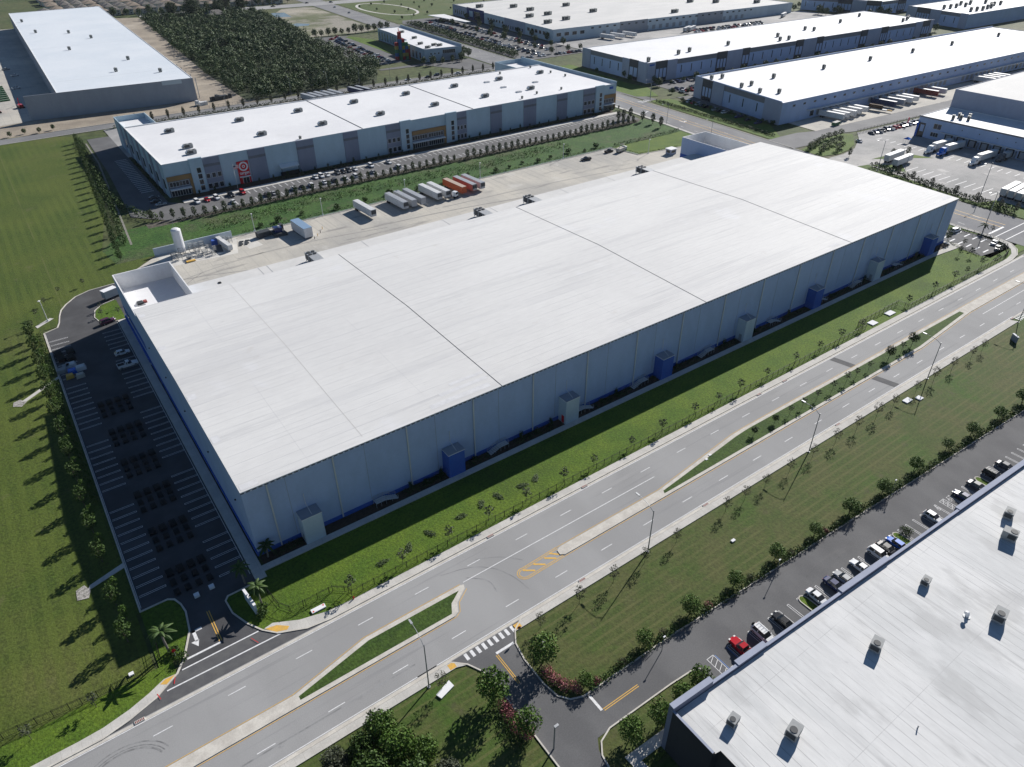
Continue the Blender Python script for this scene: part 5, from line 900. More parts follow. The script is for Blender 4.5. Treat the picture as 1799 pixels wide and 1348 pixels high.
for i, (x, y) in enumerate(((265.2, 397.6), (265.4, 379.6), (265.7, 364.1), (289.6, 379.3))): b = MB(); b.box(x - 1.8, y - 1, 14.57, x + 1.8, y + 1, 15.1, PW); b.box(x - 1.5, y - .8, 15.1, x + 1.5, y + .8, 15.2, GALV); tag(b.build('skylight'), 'flat white skylight, %s of four at the right end of the pale-blue warehouse roof' % nth(i), 'skylight', 'flat skylights of the pale-blue warehouse')
gC = 'roof units of the container-court warehouse'
for i, (x, y) in enumerate(((394, 327), (402.6, 325.5), (391.5, 300.5), (401, 300.5), (389, 284.5), (397, 276.5))): place(U4, '%s corner unit on the container-court warehouse roof, counted from the far end' % nth(i), (x, y, 12.0), .1, 1.5, gC)
for i, (x, y) in enumerate(((429.5, 305.5), (481, 303.5), (533.5, 301.5), (587.2, 300), (641.6, 298.5), (711.8, 296))): place(U4, '%s lone box from the left along the middle of the container-court warehouse roof' % nth(i), (x, y, 12.0), .1, 1.6, gC)
for i, (x, y) in enumerate(((438, 398), (452, 400), (497, 401), (560, 402), (608, 410), (611, 403), (669, 416), (718, 428), (400, 391), (546, 389), (556, 388), (720, 385), (732, 388), (741, 392))): place(U4, '%s rooftop box from the left on the charcoal-bayed warehouse' % nth(i), (x, y, 12.8), .1, 1.7, 'rooftop boxes of the charcoal-bayed warehouse')
for i, (x, y) in enumerate(((479, 729), (508.4, 706.4), (507.4, 675), (478.4, 637.3), (502.7, 638.8), (468.1, 594.6), (495.9, 601.2), (560.4, 680.2), (552.9, 626.5), (616.3, 571.8), (690.8, 619.4), (711, 599.7), (745.2, 570.4))): place(U3, '%s large beige unit from the navy end on the far wide warehouse' % nth(i), (x, y, 9.8), .1, 1.35, 'large beige units of the far wide warehouse')
for i in range(16): place(U4, '%s of the dense rooftop units on the top right warehouse' % nth(i), (836 + (i % 8) * 11 + R.uniform(-3, 3), 384 + (i // 8) * 24 + R.uniform(-6, 6), 12.6), .1, 2.2, 'dense rooftop units top right')
for i, (x, y) in enumerate(((316, 572), (322, 560), (325, 556), (312, 553), (326, 600), (332, 634))): place(U3, '%s cabinet from the street on the low office building roof' % nth(i), (x, y, 9.2), .2, .75, 'cabinets on the low office building roof')
for i, (x, y) in enumerate(((423.5, 184), (427, 181.5), (430, 184), (428, 178), (433, 180))): place(U4, '%s small dark cooler of the cluster on the cold store roof' % nth(i), (x + 4, y + 2, 10.5), .3, 1.3, 'cooler cluster on the cold store roof')
for i, (x, y) in enumerate(((62, 800), (85, 780), (96, 740), (72, 690), (100, 620), (84, 580), (60, 880), (108, 560))): place(U4, '%s small hatch from the near edge on the half-built warehouse deck' % nth(i), (x, y, 13.85), .3, 1.4, 'hatches on the half-built warehouse deck')
gM = 'long condensers on the dock wing'
def condenser():
    t = thing('condenser', 'x', 'condenser'); b = MB(); b.box(-1.7, -4.6, .8, 1.7, 4.6, 3.1, GALV); b.build('cabinet', t); b = MB(); [b.box(-1.73, -4.3 + k * 2.9, 1.0, -1.7, -1.9 + k * 2.9, 2.9, HVD) for k in range(3)]; b.box(-1.5, 4.6, 1, 1.5, 4.64, 2.9, HVD); b.build('coil', t)
    b = MB(); [b.tube([(x, y, 3.1), (x, y, 3.35)], .62, HVD, 14) for x in (-.8, .8) for y in (1.6, 3.4)]; b.build('fan', t)
    for x in (-1.5, 1.5):
        for y in (-4.3, 4.3): MB().box(x - .1, y - .1, 0, x + .1, y + .1, .8, GALV).build('leg', t)
    b = MB(); b.tube([(-1, -4.6, 1.4), (-1, -6.3, 1.4), (-1, -6.3, 0)], .12, STEEL, 6); b.tube([(.2, -4.6, 1.8), (.2, -6.8, 1.8), (.2, -6.8, 0)], .12, STEEL, 6); b.build('pipe', t); return {'t': proto(t)}
CD = condenser()
for i, x in enumerate((74.4, 142.9, 166.6, 228.8)): place(CD, '%s long grey condenser from the left on the dock wing behind the roof' % nth(i), (x + .6, 219.4, 9.85), 0, 1, gM)
# ---------------------------------------------------------------- poles, fences, signs
def lamp_post():
    t = thing('street_lamp', 'x', 'street lamp'); MB().tube([(0, 0, 0), (0, 0, .5), (0, 0, 11.2), (0, 0, 11.8)], [.16, .13, .09, .085], POLE, 8).build('pole', t); MB().cyl(0, 0, 0, .12, .3, GALV, 10).build('base', t)
    MB().tube([(0, 0, 11.3), (.1, 1.2, 11.95), (.25, 3.0, 12.25), (.3, 4.6, 12.3)], [.07, .06, .05, .045], POLE, 6).build('arm', t); b = MB(); b.prism([(.1, 4.4), (.5, 4.4), (.45, 5.5), (.15, 5.5)], 12.2, 12.38, GALV); b.build('lamp_head', t); return {'t': proto(t)}
LPp = lamp_post()
for i, x in enumerate((29.8, 82.4, 137.1, 191.5, 245.6)): place(LPp, ('street lamp beside the near driveway crossing, by the pale slab', 'street lamp at the pavement opposite the yellow hatched island', 'street lamp on the pavement opposite the young median trees', 'street lamp near the dark resurfaced strips', 'street lamp at the right picture edge by the second crosswalk')[i], (x, 67.15, 0), 0, 1, 'street lamps along the main road')
for i, (x, y) in enumerate(((317, 112), (352.5, 131), (347.5, 178), (356, 169), (327, 300), (322, 262), (358, 345), (365, 352), (130.6, 500.6), (174.6, 500.6), (201.4, 500.6), (225.7, 501.5), (250, 501.5), (385, 640), (389, 720), (403, 500))): place(LPp, '%s tall lamp of the crossroad and back streets, counted from the junction' % nth(i), (x, y, 0), pi / 2 if i < 8 else 0, 1.25 if i in (0, 1, 2) else .95, 'tall lamps of the crossroad and back streets')
def yard_post():
    t = thing('yard_light', 'x', 'light pole'); MB().tube([(0, 0, 0), (0, 0, 7.4)], [.14, .11], POLEW, 8).build('pole', t); b = MB(); b.box(-.25, -.7, 7.3, .25, .1, 7.5, POLEW); b.build('lamp_head', t); MB().cyl(0, 0, 0, .5, .28, WL, 10).build('base', t); return {'t': proto(t)}
YP = yard_post()
for i, (x, y) in enumerate(((74.5, 284.6), (104, 284.6), (144, 284.6), (184.7, 284.6), (236, 284.6), (277, 264.5), (23.2, 249.5), (-5.0, 251.0))): place(YP, ('white light pole behind the drain slab', 'white light pole left of the lone trailer', 'white light pole behind the close three trailers', 'white light pole right of the trailers', 'white light pole at the middle of the empty court rail', 'white light pole near the bright lawn beside the guard hut', 'white light pole behind the left corner block', 'white light pole on its pad at the curved driveway')[i], (x, y, 0), (0, 0, 0, 0, 0, 0, .6, -.6)[i], 1, 'white light poles of the truck court and driveway')
tag(struct(MB().build('pad')) if 0 else sheet('pad', [[(-8.4, 247.6), (-3.2, 251.8), (-4.2, 252.8), (-8.8, 249.4)]], .03, WALKP), 'worn concrete pad round the lone light pole', 'pad')
def fence(label, pts, h=1.75, gap=2.44, pick=.28, m=None, post_each=True):
    m = m or BLK; t = thing('fence', label, 'fence', (pts[0][0], pts[0][1], 0)); ox, oy = pts[0]; r = MB(); k = MB(); pr = None; n = 0
    for (xa, ya), (xb, yb) in zip(pts, pts[1:]):
        xa -= ox; xb -= ox; ya -= oy; yb -= oy; L = math.hypot(xb - xa, yb - ya); ux, uy = (xb - xa) / L, (yb - ya) / L
        for z in (.18, h - .32, h - .06): r.tube([(xa, ya, z), (xb, yb, z)], .03, m, 4)
        for i in range(int(L / pick)): x = xa + ux * i * pick; y = ya + uy * i * pick; k.add([(x - ux * .014, y - uy * .014, .05), (x + ux * .014, y + uy * .014, .05), (x + ux * .014, y + uy * .014, h), (x - ux * .014, y - uy * .014, h), (x - uy * .014, y + ux * .014, .05), (x + uy * .014, y - ux * .014, .05), (x + uy * .014, y - ux * .014, h), (x - uy * .014, y + ux * .014, h)], [(0, 1, 2, 3), (4, 5, 6, 7)], m)
        for i in range(int(L / gap) + 1):
            if pr is None: pr = MB().box(-.045, -.045, 0, .045, .045, h + .08, m).build('post', t); o = pr
            elif n < 100: o = pr.copy(); COL.objects.link(o); o.parent = t
            else: continue
            n += 1; o.location = (xa + ux * i * gap, ya + uy * i * gap, 0)
    r.build('rail', t); k.keep = True; k.build('picket', t)
fence('black railing along the pavement from the entrance sign to the valve bay', [(14.2, 103.2), (14.8, 98.5), (16.3, 96.2), (19.2, 96.0), (24.8, 96.1), (27.2, 94.0), (27.4, 92.9), (202.6, 93.2)])
fence('black railing stepping back around the two white valve slabs', [(202.6, 93.2), (202.6, 95.9), (225.8, 96.2), (225.8, 92.7)])
fence('black railing from the valve slabs to the rounded corner at the junction', [(225.8, 92.7), (262, 92.7), (292, 92.9), (298, 94.2), (302.6, 97), (304.9, 101), (305.2, 106), (305.3, 126)])
fence('black railing across the big left lawn beside the pavement', [(-60, 101.0), (-31.2, 99.8), (-19.6, 98.9), (-10, 98.3), (-6.6, 99.8), (-6.4, 104)])
fence('low white guard rail at the back of the truck court', [(36, 283.7), (268, 283.7), (270, 275), (271.5, 266.3)], h=.6, gap=2.9, pick=50, m=WL)
fence('dark screen fence between the container lane and the employee cars', [(398, 221.5), (460, 217.0)], h=2.4, gap=3, pick=.3)
fence('white pipe fence on the north side of the street behind the wood', [(120, 501.3), (262, 502)], h=1.6, gap=3, pick=2.5, m=POLE)
t = thing('entrance_sign', 'white slab monument sign on the lawn right of the driveway', 'sign', (10.6, 101.9, 0), -1.47); MB().box(-2.5, -.22, 0, 2.5, .22, 2.7, WL).build('slab', t); b = MB(); b.box(-2.54, -.26, 2.7, 2.54, .26, 2.82, PW); b.build('cap', t)
t = thing('entrance_sign', 'small white monument sign behind the clump at the near side-street entry', 'sign', (50.6, 61.6, 0), .9); MB().box(-1.0, -.2, 0, 1.0, .2, 1.6, WL).build('slab', t); MB().box(-1.05, -.25, 1.6, 1.05, .25, 1.7, PW).build('cap', t)
t = thing('entrance_sign', 'small grey monument sign on the lawn before the second crosswalk', 'sign', (232.4, 62.6, 0), 1.0); MB().box(-1.2, -.25, 0, 1.2, .25, 1.9, WG).build('slab', t); MB().box(-1.25, -.3, 1.9, 1.25, .3, 2.0, PW).build('cap', t)
def slab(lab, pts, h=.25, red=False):
    t = thing('utility_slab', lab, 'slab', (pts[0][0], pts[0][1], 0)); P = [(x - pts[0][0], y - pts[0][1]) for x, y in pts]; MB().prism(P, 0, h, PW).build('slab', t)
    if red:
        b = MB(); (x0, y0), (x2, y2) = P[0], P[2]
        for x, y, s in ((x0 + .4, y0 + .35, 1), (x2 - .4, y2 - .35, -1)): b.sheet([(x - .3 * s, y - .3 * s), (x + .2 * s, y - .1 * s), (x - .1 * s, y + .2 * s)], h + .01, RED)
        b.build('painted_arrow', t)
slab('white slab with two red arrows on the lawn near the entrance sign', rect(19.4, 93.3, 22.2, 94.3), red=True); slab('white valve slab inside the stepped railing, left one', rect(206.3, 92.9, 209.3, 95.0)); slab('white valve slab inside the stepped railing, right one', rect(216.4, 93.3, 220.0, 95.4)); slab('white slab by the street lamp near the dark strips', rect(175.5, 63.9, 178.2, 65.4)); slab('white concrete plate right of the slab near the dark strips', rect(179.6, 62.6, 181.4, 64.1))
slab('pale slab on the grass by the street lamp at the near crossing', [(30.4, 63.9), (33.4, 64.7), (33.2, 66.1), (30.0, 65.0)]); slab('white slab on the lawn at the right picture edge', rect(248.6, 66.2, 251, 67.9)) if 0 else None
slab('tiny white box cover on the lawn beside the left railing', rect(-12.0, 99.6, -11.2, 100.4)); slab('two small white covers on the median grass, near one', rect(114.2, 79.6, 114.9, 80.1)); slab('two small white covers on the median grass, far one', rect(116.1, 80.2, 116.8, 80.7)); slab('white drain cover on the grass below the middle street lamp', rect(98.6, 58.4, 99.6, 59.0))
for i, (x, y) in enumerate(((2.2, 110.2), (5.2, 110.6))): slab(('left', 'right')[i] + ' pale block at the shaded lot exit', rect(x, y, x + 1.0, y + .9), .6)
def drain(lab, x, y, rz=0): t = thing('storm_drain', lab, 'drain', (x, y, 0), rz); MB().box(-.8, -.3, .0, .8, .3, .15, WALKP).build('frame', t); b = MB(); [b.box(-.7 + .25 * k, -.22, .15, -.55 + .25 * k, .22, .16, TR) for k in range(6)]; b.build('grate', t)
for l, x, y in (('rusty kerb drain on the near carriageway at the driveway mouth', -12.4, 90.0), ('rusty kerb drain opposite the near median island', 58.2, 90.0), ('rusty kerb drain opposite the hatched island', 84.5, 90.0), ('kerb drain beside the second entry of the railing', 147, 90.0), ('kerb drain near the third young tree', 158, 90.0), ('rusty kerb drain on the far pavement below the hatched island', 66.4, 69.4), ('rusty kerb drain on the far pavement by the long median', 102.6, 69.4), ('kerb drain on the far pavement near the middle lamp', 152.5, 69.4), ('kerb drain before the second crosswalk on the far side', 246.5, 69.4)): drain(l, x, y)
t = thing('fire_hydrant', 'red hydrant at the railing corner beside the pavement', 'hydrant', (27.3, 91.9, .1)); MB().tube([(0, 0, 0), (0, 0, .7), (0, 0, .85)], [.14, .13, .03], CR, 10).build('barrel', t); MB().tube([(-.22, 0, .5), (.22, 0, .5)], .07, CR, 8).build('outlet', t)
def stopsign(lab, x, y, rz): t = thing('stop_sign', lab, 'road sign', (x, y, 0), rz); MB().cyl(0, 0, 0, 2.6, .04, GALV, 6).build('post', t); b = MB(); b.add([(.38 * cos(pi / 8 + k * pi / 4), -.04, 2.3 + .38 * sin(pi / 8 + k * pi / 4)) for k in range(8)] + [(.38 * cos(pi / 8 + k * pi / 4), -.01, 2.3 + .38 * sin(pi / 8 + k * pi / 4)) for k in range(8)], [tuple(range(8)), tuple(range(15, 7, -1))] + [(k, (k + 1) % 8, 8 + (k + 1) % 8, 8 + k) for k in range(8)], CR); b.build('plate', t)
stopsign('red octagonal sign at the near side-street entry', 48.6, 66.4, 2.9); stopsign('red octagonal sign behind the royal palm at the driveway', -4.2, 98.6, 0)
t = thing('light_pole', 'grey light pole at the side-street bend below the pair of trees', 'light pole', (40.6, 46.0, 0)); MB().tube([(0, 0, 0), (0, 0, 6.4)], [.14, .1], POLE, 8).build('pole', t); MB().box(-.1, -.2, 6.3, .7, .2, 6.5, GALV).build('lamp_head', t)
for i, (x, y) in enumerate(((67.6, 48.6), (99, 47.8), (139.5, 47.2))): t = thing('path_light', '%s slim light post in the shrub strip of the parking lot' % nth(i), 'light pole', (x, y, 0)); MB().tube([(0, 0, 0), (0, 0, 4.2)], [.07, .06], POLE, 6).build('pole', t); MB().box(-.2, -.12, 4.1, .3, .12, 4.22, PW).build('lamp_head', t)
t = thing('flagpole', 'flagpole with a drooping striped flag left of the ringed sign', 'flagpole', (85.5, 339.4, 0)); MB().cyl(0, 0, 0, 11.5, .09, POLEW, 6).build('pole', t); b = MB(); [b.box(0, -.03, 9.0 + .2 * k, 2.3, .03, 9.2 + .2 * k, (RED, WHT)[k % 2]) for k in range(8)]; b.box(0, -.05, 9.8, 1.0, .05, 10.6, CN); b.build('flag', t)
t = thing('flagpole', 'small pink-red banner on a pole beside the cold store corner', 'flagpole', (434, 213, 0)); MB().cyl(0, 0, 0, 5, .1, POLEW, 6).build('pole', t); MB().box(0, -.05, 2, 1.3, .05, 5, mat('banner_pink', [(.75, .06, .10)])).build('flag', t)
t = thing('canopy_tent', 'small blue canopy tent in the cold store yard', 'tent', (403, 195, 0)); MB().tube([(0, 0, 2.2), (0, 0, 3.2)], [2.2, .1], CBu, 4).build('cover', t); [MB().cyl(x, y, 0, 2.2, .05, GALV, 5).build('leg', t) for x in (-1.3, 1.3) for y in (-1.3, 1.3)]
for i, (x, y) in enumerate(((372, 330), (352.2, 338), (5, 512), (30, 514), (12, 520))): pass
# building-site things
gS = 'site machines and stacks by the half-built warehouse'
for i, (x, y, w_, d_, h_, m_, nm, l) in enumerate(((8, 570, 3, 6, 2.6, CR, 'excavator', 'red excavator on the pale slab left of the half-built warehouse'), (22, 575, 2.5, 4, 2.2, CR, 'lift', 'smaller red lift in the shade beside the half-built warehouse'), (133, 520, 9, 3, 2.4, HVD, 'scrap_pile', 'dark debris pile at the corner of the half-built warehouse'), (118, 512, 4, 3, 2, TW, 'bag_pile', 'white bag pile at the foot of the half-built warehouse'), (4, 655, 4, 5, 2.8, HV, 'site_cabin', 'grey site cabin at the shade edge'))):
    t = thing(nm, l, nm.replace('_', ' '), (x, y, 0), .2, gS); b = MB(); b.box(-w_ / 2, -d_ / 2, .7 if i < 2 else 0, w_ / 2, d_ / 2, h_, m_); b.build('body', t)
    if i < 2: [MB().box(s * w_ / 2 - .4, -d_ / 2 - .5, 0, s * w_ / 2 + .4, d_ / 2 + .5, .9, DARK).build('track', t) for s in (-1, 1)]; MB().tube([(0, d_ / 2, 1.8), (1, d_ / 2 + 3, 5), (1.5, d_ / 2 + 6, 2)], .3, m_, 6).build('boom', t)
    if i in (2, 3):
        b = MB(); [b.box(*(lambda a, c: (a, c, 0, a + R.uniform(1, 3), c + R.uniform(.8, 2), R.uniform(1, 3.2)))(R.uniform(-w_, w_ - 2), R.uniform(-2, 2)), m_, rz=R.uniform(0, 3)) for _ in range(12)]; b.build('rubble', t)
for i in range(8): t = thing('rebar_stack', '%s green stack in the column of stacks on the site slab' % nth(i), 'stack', (15.5, 602 + i * 7, 0), .1, 'green stacks on the site slab'); MB().box(-3.0, -.6, 0, 3.0, .6, .9, TGR).build('bundle', t)
for i, (x, y, c_) in enumerate(((26, 640, CW), (30, 690, CW), (27, 720, CS))): pc('pickup', '%s pickup in the shade of the half-built warehouse, %s from the near end' % (('white', 'white', 'silver')[i], nth(i)), x, y, .4, c_, far=True)
# ---------------------------------------------------------------- vegetation
rs = np.random.RandomState(5)
class Leaf:
    """many small faces scattered in clumps; shared by every copy of a crown"""
    def __init__(s): s.v = []; s.n = 0
    def clump(s, c, r, n, size, flat=1.0, shell=.55, jit=.75):
        d = rs.normal(size=(n, 3)); d /= np.linalg.norm(d, axis=1)[:, None]; rad = (shell + (1 - shell) * rs.rand(n)) ; p = d * rad[:, None] * np.array(r) + np.array(c)
        a = rs.normal(size=(n, 3)) * jit + d * .9; a /= np.linalg.norm(a, axis=1)[:, None]; u = np.cross(a, rs.normal(size=(n, 3))); u /= np.linalg.norm(u, axis=1)[:, None]; w = np.cross(a, u)
        sz = size * (.6 + .8 * rs.rand(n))[:, None]
        s.v.append(np.stack([p - u * sz - w * sz * .55, p + u * sz - w * sz * .35, p + u * sz * .7 + w * sz * .6, p - u * sz * .8 + w * sz * .5], 1).reshape(-1, 3)); s.n += n; return s
    def star(s, c, d, L, wd, droop=.35, n=5):
        """one frond: a bent strip"""
        c = np.array(c, float); d = np.array(d, float); side = np.cross(d, [0, 0, 1.0]); side /= max(1e-6, np.linalg.norm(side)); pts = [c + d * L * t + np.array([0, 0, -droop * L * t * t]) for t in np.linspace(0, 1, n)]
        for i in range(n - 1):
            w0 = wd * math.sin(pi * (.12 + .80 * i / (n - 1))); w1 = wd * math.sin(pi * (.12 + .80 * (i + 1) / (n - 1)))
            for sg in (-1, 1):
                dz0 = np.array([0, 0, -.45 * w0]); dz1 = np.array([0, 0, -.45 * w1]); s.v.append(np.array([pts[i], pts[i + 1], pts[i + 1] + side * w1 * sg + dz1, pts[i] + side * w0 * sg + dz0])); s.n += 1
        return s
    def mesh(s, m, name='crown'):
        V = np.concatenate(s.v).astype(np.float32); n = len(V) // 4; me = bpy.data.meshes.new(name); me.vertices.add(len(V)); me.vertices.foreach_set('co', V.ravel()); me.loops.add(len(V)); me.loops.foreach_set('vertex_index', np.arange(len(V), dtype=np.int32))
        me.polygons.add(n); me.polygons.foreach_set('loop_start', np.arange(0, 4 * n, 4, dtype=np.int32)); me.polygons.foreach_set('loop_total', np.full(n, 4, dtype=np.int32)); me.materials.append(m); me.update(calc_edges=True); return me
    def build(s, name, m, parent=None): o = bpy.data.objects.new(name, s.mesh(m, name)); COL.objects.link(o); o.parent = parent; return o
def tree(nm, cat, h, r, m, leaves, size, trunkh, clumps=14, tr=.12, vert=1.0, spread=.75, core=None):
    t = thing(nm, 'x', cat); b = MB(); zc = (h + trunkh) / 2; hz = (h - trunkh) / 2; L = Leaf(); cl = []
    b.tube([(0, 0, -.1), (.05, .02, trunkh * .6), (0, .05, trunkh), (.05, 0, h * .8)], [tr, tr * .8, tr * .65, tr * .2], BARK, 7)
    for k in range(clumps):
        a = k * 2.4 + rs.rand() * .5; z = -1 + 2 * (k + .5) / clumps; q = math.sqrt(max(0.05, 1 - z * z)) * spread
        c = (cos(a) * q * r * (.75 + .35 * rs.rand()), sin(a) * q * r * (.75 + .35 * rs.rand()), zc + z * hz * .82); cl.append(c)
        if k % 2 == 0: b.tube([(0, 0, trunkh * .85 + .05 * k * .3), (c[0] * .6, c[1] * .6, (c[2] + trunkh) / 2), c], [tr * .4, tr * .25, tr * .08], BARK, 5, caps=False)
        rr = r * (.34 + .2 * rs.rand()); L.clump(c, (rr, rr, rr * vert), max(5, leaves // clumps), size)
    b.build('trunk', t); L.build('crown', m, t); return {'t': proto(t)}
OAK = [tree('shade_tree', 'tree', 5.6, 2.35, LF, 1300, .17, 1.7, 22, .13) for _ in range(3)]
BUSHT = [tree('parking_tree', 'tree', 4.6, 1.15, LB, 620, .15, .7, 14, .09, 1.2, .65) for _ in range(3)]
YNG = [tree('young_tree', 'tree', 4.2, 1.1, LG, 170, .15, 2.0, 9, .06, .7, .8) for _ in range(3)]
TWG = [tree('thin_tree', 'tree', 5.2, 1.25, LT, 300, .11, 1.8, 12, .05, .9, .8) for _ in range(2)]
MED = [tree('median_tree', 'tree', 4.0, 1.5, LD, 520, .16, 1.6, 13, .08) for _ in range(2)]
ROW = [tree('boundary_tree', 'tree', 6.2, 1.5, LO, 620, .17, 1.2, 15, .1, 1.1) for _ in range(3)]
BIG = [tree('big_tree', 'tree', 9, 4.2, LO, 2600, .26, 2.2, 30, .25) for _ in range(2)]
FART = [tree('far_tree', 'tree', 7.5, 3.2, LW, 420, .42, 2, 14, .2) for _ in range(2)]
def shrub(nm, r, h, m, n, size):
    L = Leaf()
    for k in range(6): a = k * 1.05; L.clump((cos(a) * r * .45, sin(a) * r * .45, h * (.4 + .12 * (k % 3))), (r * .55, r * .55, h * .42), n // 6, size)
    o = L.build(nm, m); tag(o, 'x', 'shrub'); return {'t': proto(o)}
SHD = shrub('shrub', .8, 1.1, LD, 200, .12); SHO = shrub('shrub', .9, 1.2, LO, 200, .13); SHL = shrub('shrub', .5, .9, LY, 120, .09); SHR = shrub('flowering_shrub', 1.3, 1.3, LR, 500, .09); SHS = shrub('slim_shrub', .6, 2.6, LD, 200, .13)
def palm(nm, h, L_, n, m, royal=True):
    t = thing(nm, 'x', 'palm'); MB().tube([(0, 0, 0), (.1, 0, h * .5), (.15, .05, h * .82)], [.28, .24, .2] if royal else [.18, .16, .15], PALMT, 9).build('trunk', t)
    if royal: MB().tube([(.15, .05, h * .82), (.15, .05, h)], [.19, .1], PSH, 8).build('crownshaft', t)
    L = Leaf()
    for k in range(n): a = k * 2.399; e = .85 - 1.05 * (k / n); L.star((.15, .05, h), (cos(a) * cos(e), sin(a) * cos(e), sin(e)), L_ * (.85 + .3 * rs.rand()), .42 if royal else .3, .55, 7)
    L.build('fronds', m, t); return {'t': proto(t)}
PA = palm('royal_palm', 7.0, 3.0, 16, LP); PB = palm('small_palm', 3.0, 1.9, 13, LD, False)
def hedge(name, label, pts, w, h, m, dens=26, size=.13, cat='hedge', group=None):
    L = Leaf(); P = [Vector(p) for p in pts]; ox, oy = pts[0]
    for a, c in zip(P, P[1:]):
        d = (c - a).length; n = max(1, int(d / (w * .7)))
        for i in range(n): p = a + (c - a) * ((i + .5) / n); L.clump((p.x - ox + rs.normal() * w * .1, p.y - oy + rs.normal() * w * .1, h * .48), (w * .62, w * .62, h * .55), int(dens * w * .7 * max(w, h)), size, shell=.5)
    o = L.build(name, m); o.location = (ox, oy, 0); return tag(o, label, cat, group)
def far_hedge(*a, **k): return hedge(*a, **k)
# parking-lot trees and shrub strip by the slate-walled warehouse
for i, (x, y) in enumerate(((52, 51.6), (66, 51.6), (78.1, 51.4), (90.2, 50.9), (102.4, 50.5), (114.7, 49.8), (126.5, 49.2), (138.3, 48.5), (151.6, 48.5), (165.5, 48.1), (175.9, 47.4), (188.8, 46.8), (201, 46.3))):
    q = R.uniform(.6, .84); place(OAK[i % 3], '%s shade tree from the side street in the strip beside the parking lot' % nth(i), (x, y, 0), R.uniform(0, 6), (q, q, q * .82), 'shade trees of the parking strip')
for i, (x, y, s) in enumerate(((37.4, 58.6, 1.25), (38.6, 50.6, 1.0), (48.8, 59.4, 1.15), (57.5, 39.2, .9), (51.5, 40.0, .9), (62.8, 39.4, .85), (67.6, 39.8, .85))):
    place(OAK[i % 3], ('large spiky shade tree left of the side street', 'shade tree below the large one, beside the grey light pole', 'shade tree on the corner mound right of the side street', 'middle shade tree before the slate wall', 'shade tree at the bend nearest the picture bottom', 'shade tree behind the slate parapet', 'shade tree at the end of the striped aisle')[i], (x, y, 0), i * 1.3, s, 'shade trees of the side street')
hedge('hedge', 'dark shrub strip under the parking-strip trees', [(52, 50.6), (71, 50.4), (131, 47.9), (200, 44.9)], 1.7, 1.1, LO, 34, .14)
for i, (x, y) in enumerate(((54, 50.9), (60.2, 51), (70.5, 51), (82, 50.4), (94, 50), (106, 49.4), (117, 49), (129, 48.6), (141, 48))): place(SHR, '%s rosy bare shrub in the parking strip from the side street' % nth(i), (x, y, 0), i, .75, 'rosy shrubs of the parking strip', mats={LR: LT} if i % 3 else None)
for i, (x, y) in enumerate(((38.2, 56.2), (38.0, 54.2), (37.8, 52.2), (38.4, 50.4), (47.9, 57.2), (48.2, 55.2), (48.9, 53.4), (50.2, 52.0))): place(SHR, '%s rosy shrub of the mound %s the side street' % (nth(i % 4), 'left of' if i < 4 else 'right of'), (x, y, 0), i * .7, 1.15, 'rosy mounds beside the side street')
hedge('hedge', 'dark green hedge behind the rosy mound left of the side street', [(36.9, 59), (36.3, 52), (37, 48)], 2.0, 1.5, LO, 34); hedge('hedge', 'dark green hedge round the right corner of the side street', [(47.4, 62), (47.3, 57), (48.6, 53), (51, 51.2)], 1.5, 1.1, LO, 34)
place(SHR, 'round bush with a red flower cluster beside the blue hatchback', (130.6, 38.6, 0), 0, 1.2, mats={LR: LO})
hedge('hedge', 'low clipped lime hedge along the walkway at the slate wall', [(52.3, 35.2), (54.6, 35.4)], 1.2, 1.0, LY, 60, .09)
# bottom: thicket of big shrubs
for i, (x, y, s) in enumerate(((19.2, 64.4, .62), (15.4, 63.4, .55), (11, 63.8, .5), (20.0, 59.5, .7), (14.5, 58.0, .75), (8.5, 59.5, .7), (23.0, 57.0, .55), (19, 53.0, .8), (12, 51.5, .8), (3, 60.5, .6), (4, 53, .8), (24.5, 51.5, .55))):
    place(BIG[i % 2], '%s leafy tree of the bottom thicket, counted from the street lamp' % nth(i), (x, y, -1.0), i * 1.1, s, 'thicket at the bottom edge', mats={LO: (LF, LO, LG)[i % 3]})
slab('pale broken slab edge showing inside the bottom thicket', [(3, 62.8), (8.5, 64.0), (8.2, 64.8), (3, 63.6)], .5)
# verge trees
for i, x in enumerate((-27.5, -17.8, 27.9, 39.3, 50.4, 60.5, 70.7, 81.6, 90.9, 103, 113.6, 125.6, 134.8, 143.8, 155, 168.2, 179.6, 190.3, 201.5, 228.1, 244.3, 257.1, 265.9, 276.6)):
    place(YNG[i % 3], '%s open young tree along the black railing, from the left lawn to the junction' % nth(i), (x, 94.0 if x > 0 else 97.0, 0), i * 1.7, R.uniform(.8, 1.05), 'young trees along the black railing')
for i, x in enumerate((31.4, 52.8, 62.3, 71.1, 79.7, 88.9, 104.5, 111, 118.1, 127.1, 136, 145.4, 154.4, 163.2, 171.1, 182.2, 191.4, 201.2, 212.3, 218.6)):
    place(TWG[i % 2], '%s thin twiggy tree on the mown side of the far pavement' % nth(i), (x, 65.4, 0), i * 1.3, R.uniform(.75, 1.0), 'thin twiggy trees beside the far pavement')
for i, (x, s) in enumerate(((131.5, .6), (139.8, .6), (145.9, .7), (151.2, .75), (157.5, .75), (164.5, .8), (171, .85), (175.8, .7), (182, .7), (192.2, 1.0), (199, .8), (204.5, 1.05))):
    place(MED[i % 2] if i in (9, 11, 0, 1) else YNG[i % 3], '%s dark median tree from the turning bay' % nth(i), (x, 79.3, .15), i, s, 'dark trees of the long median')
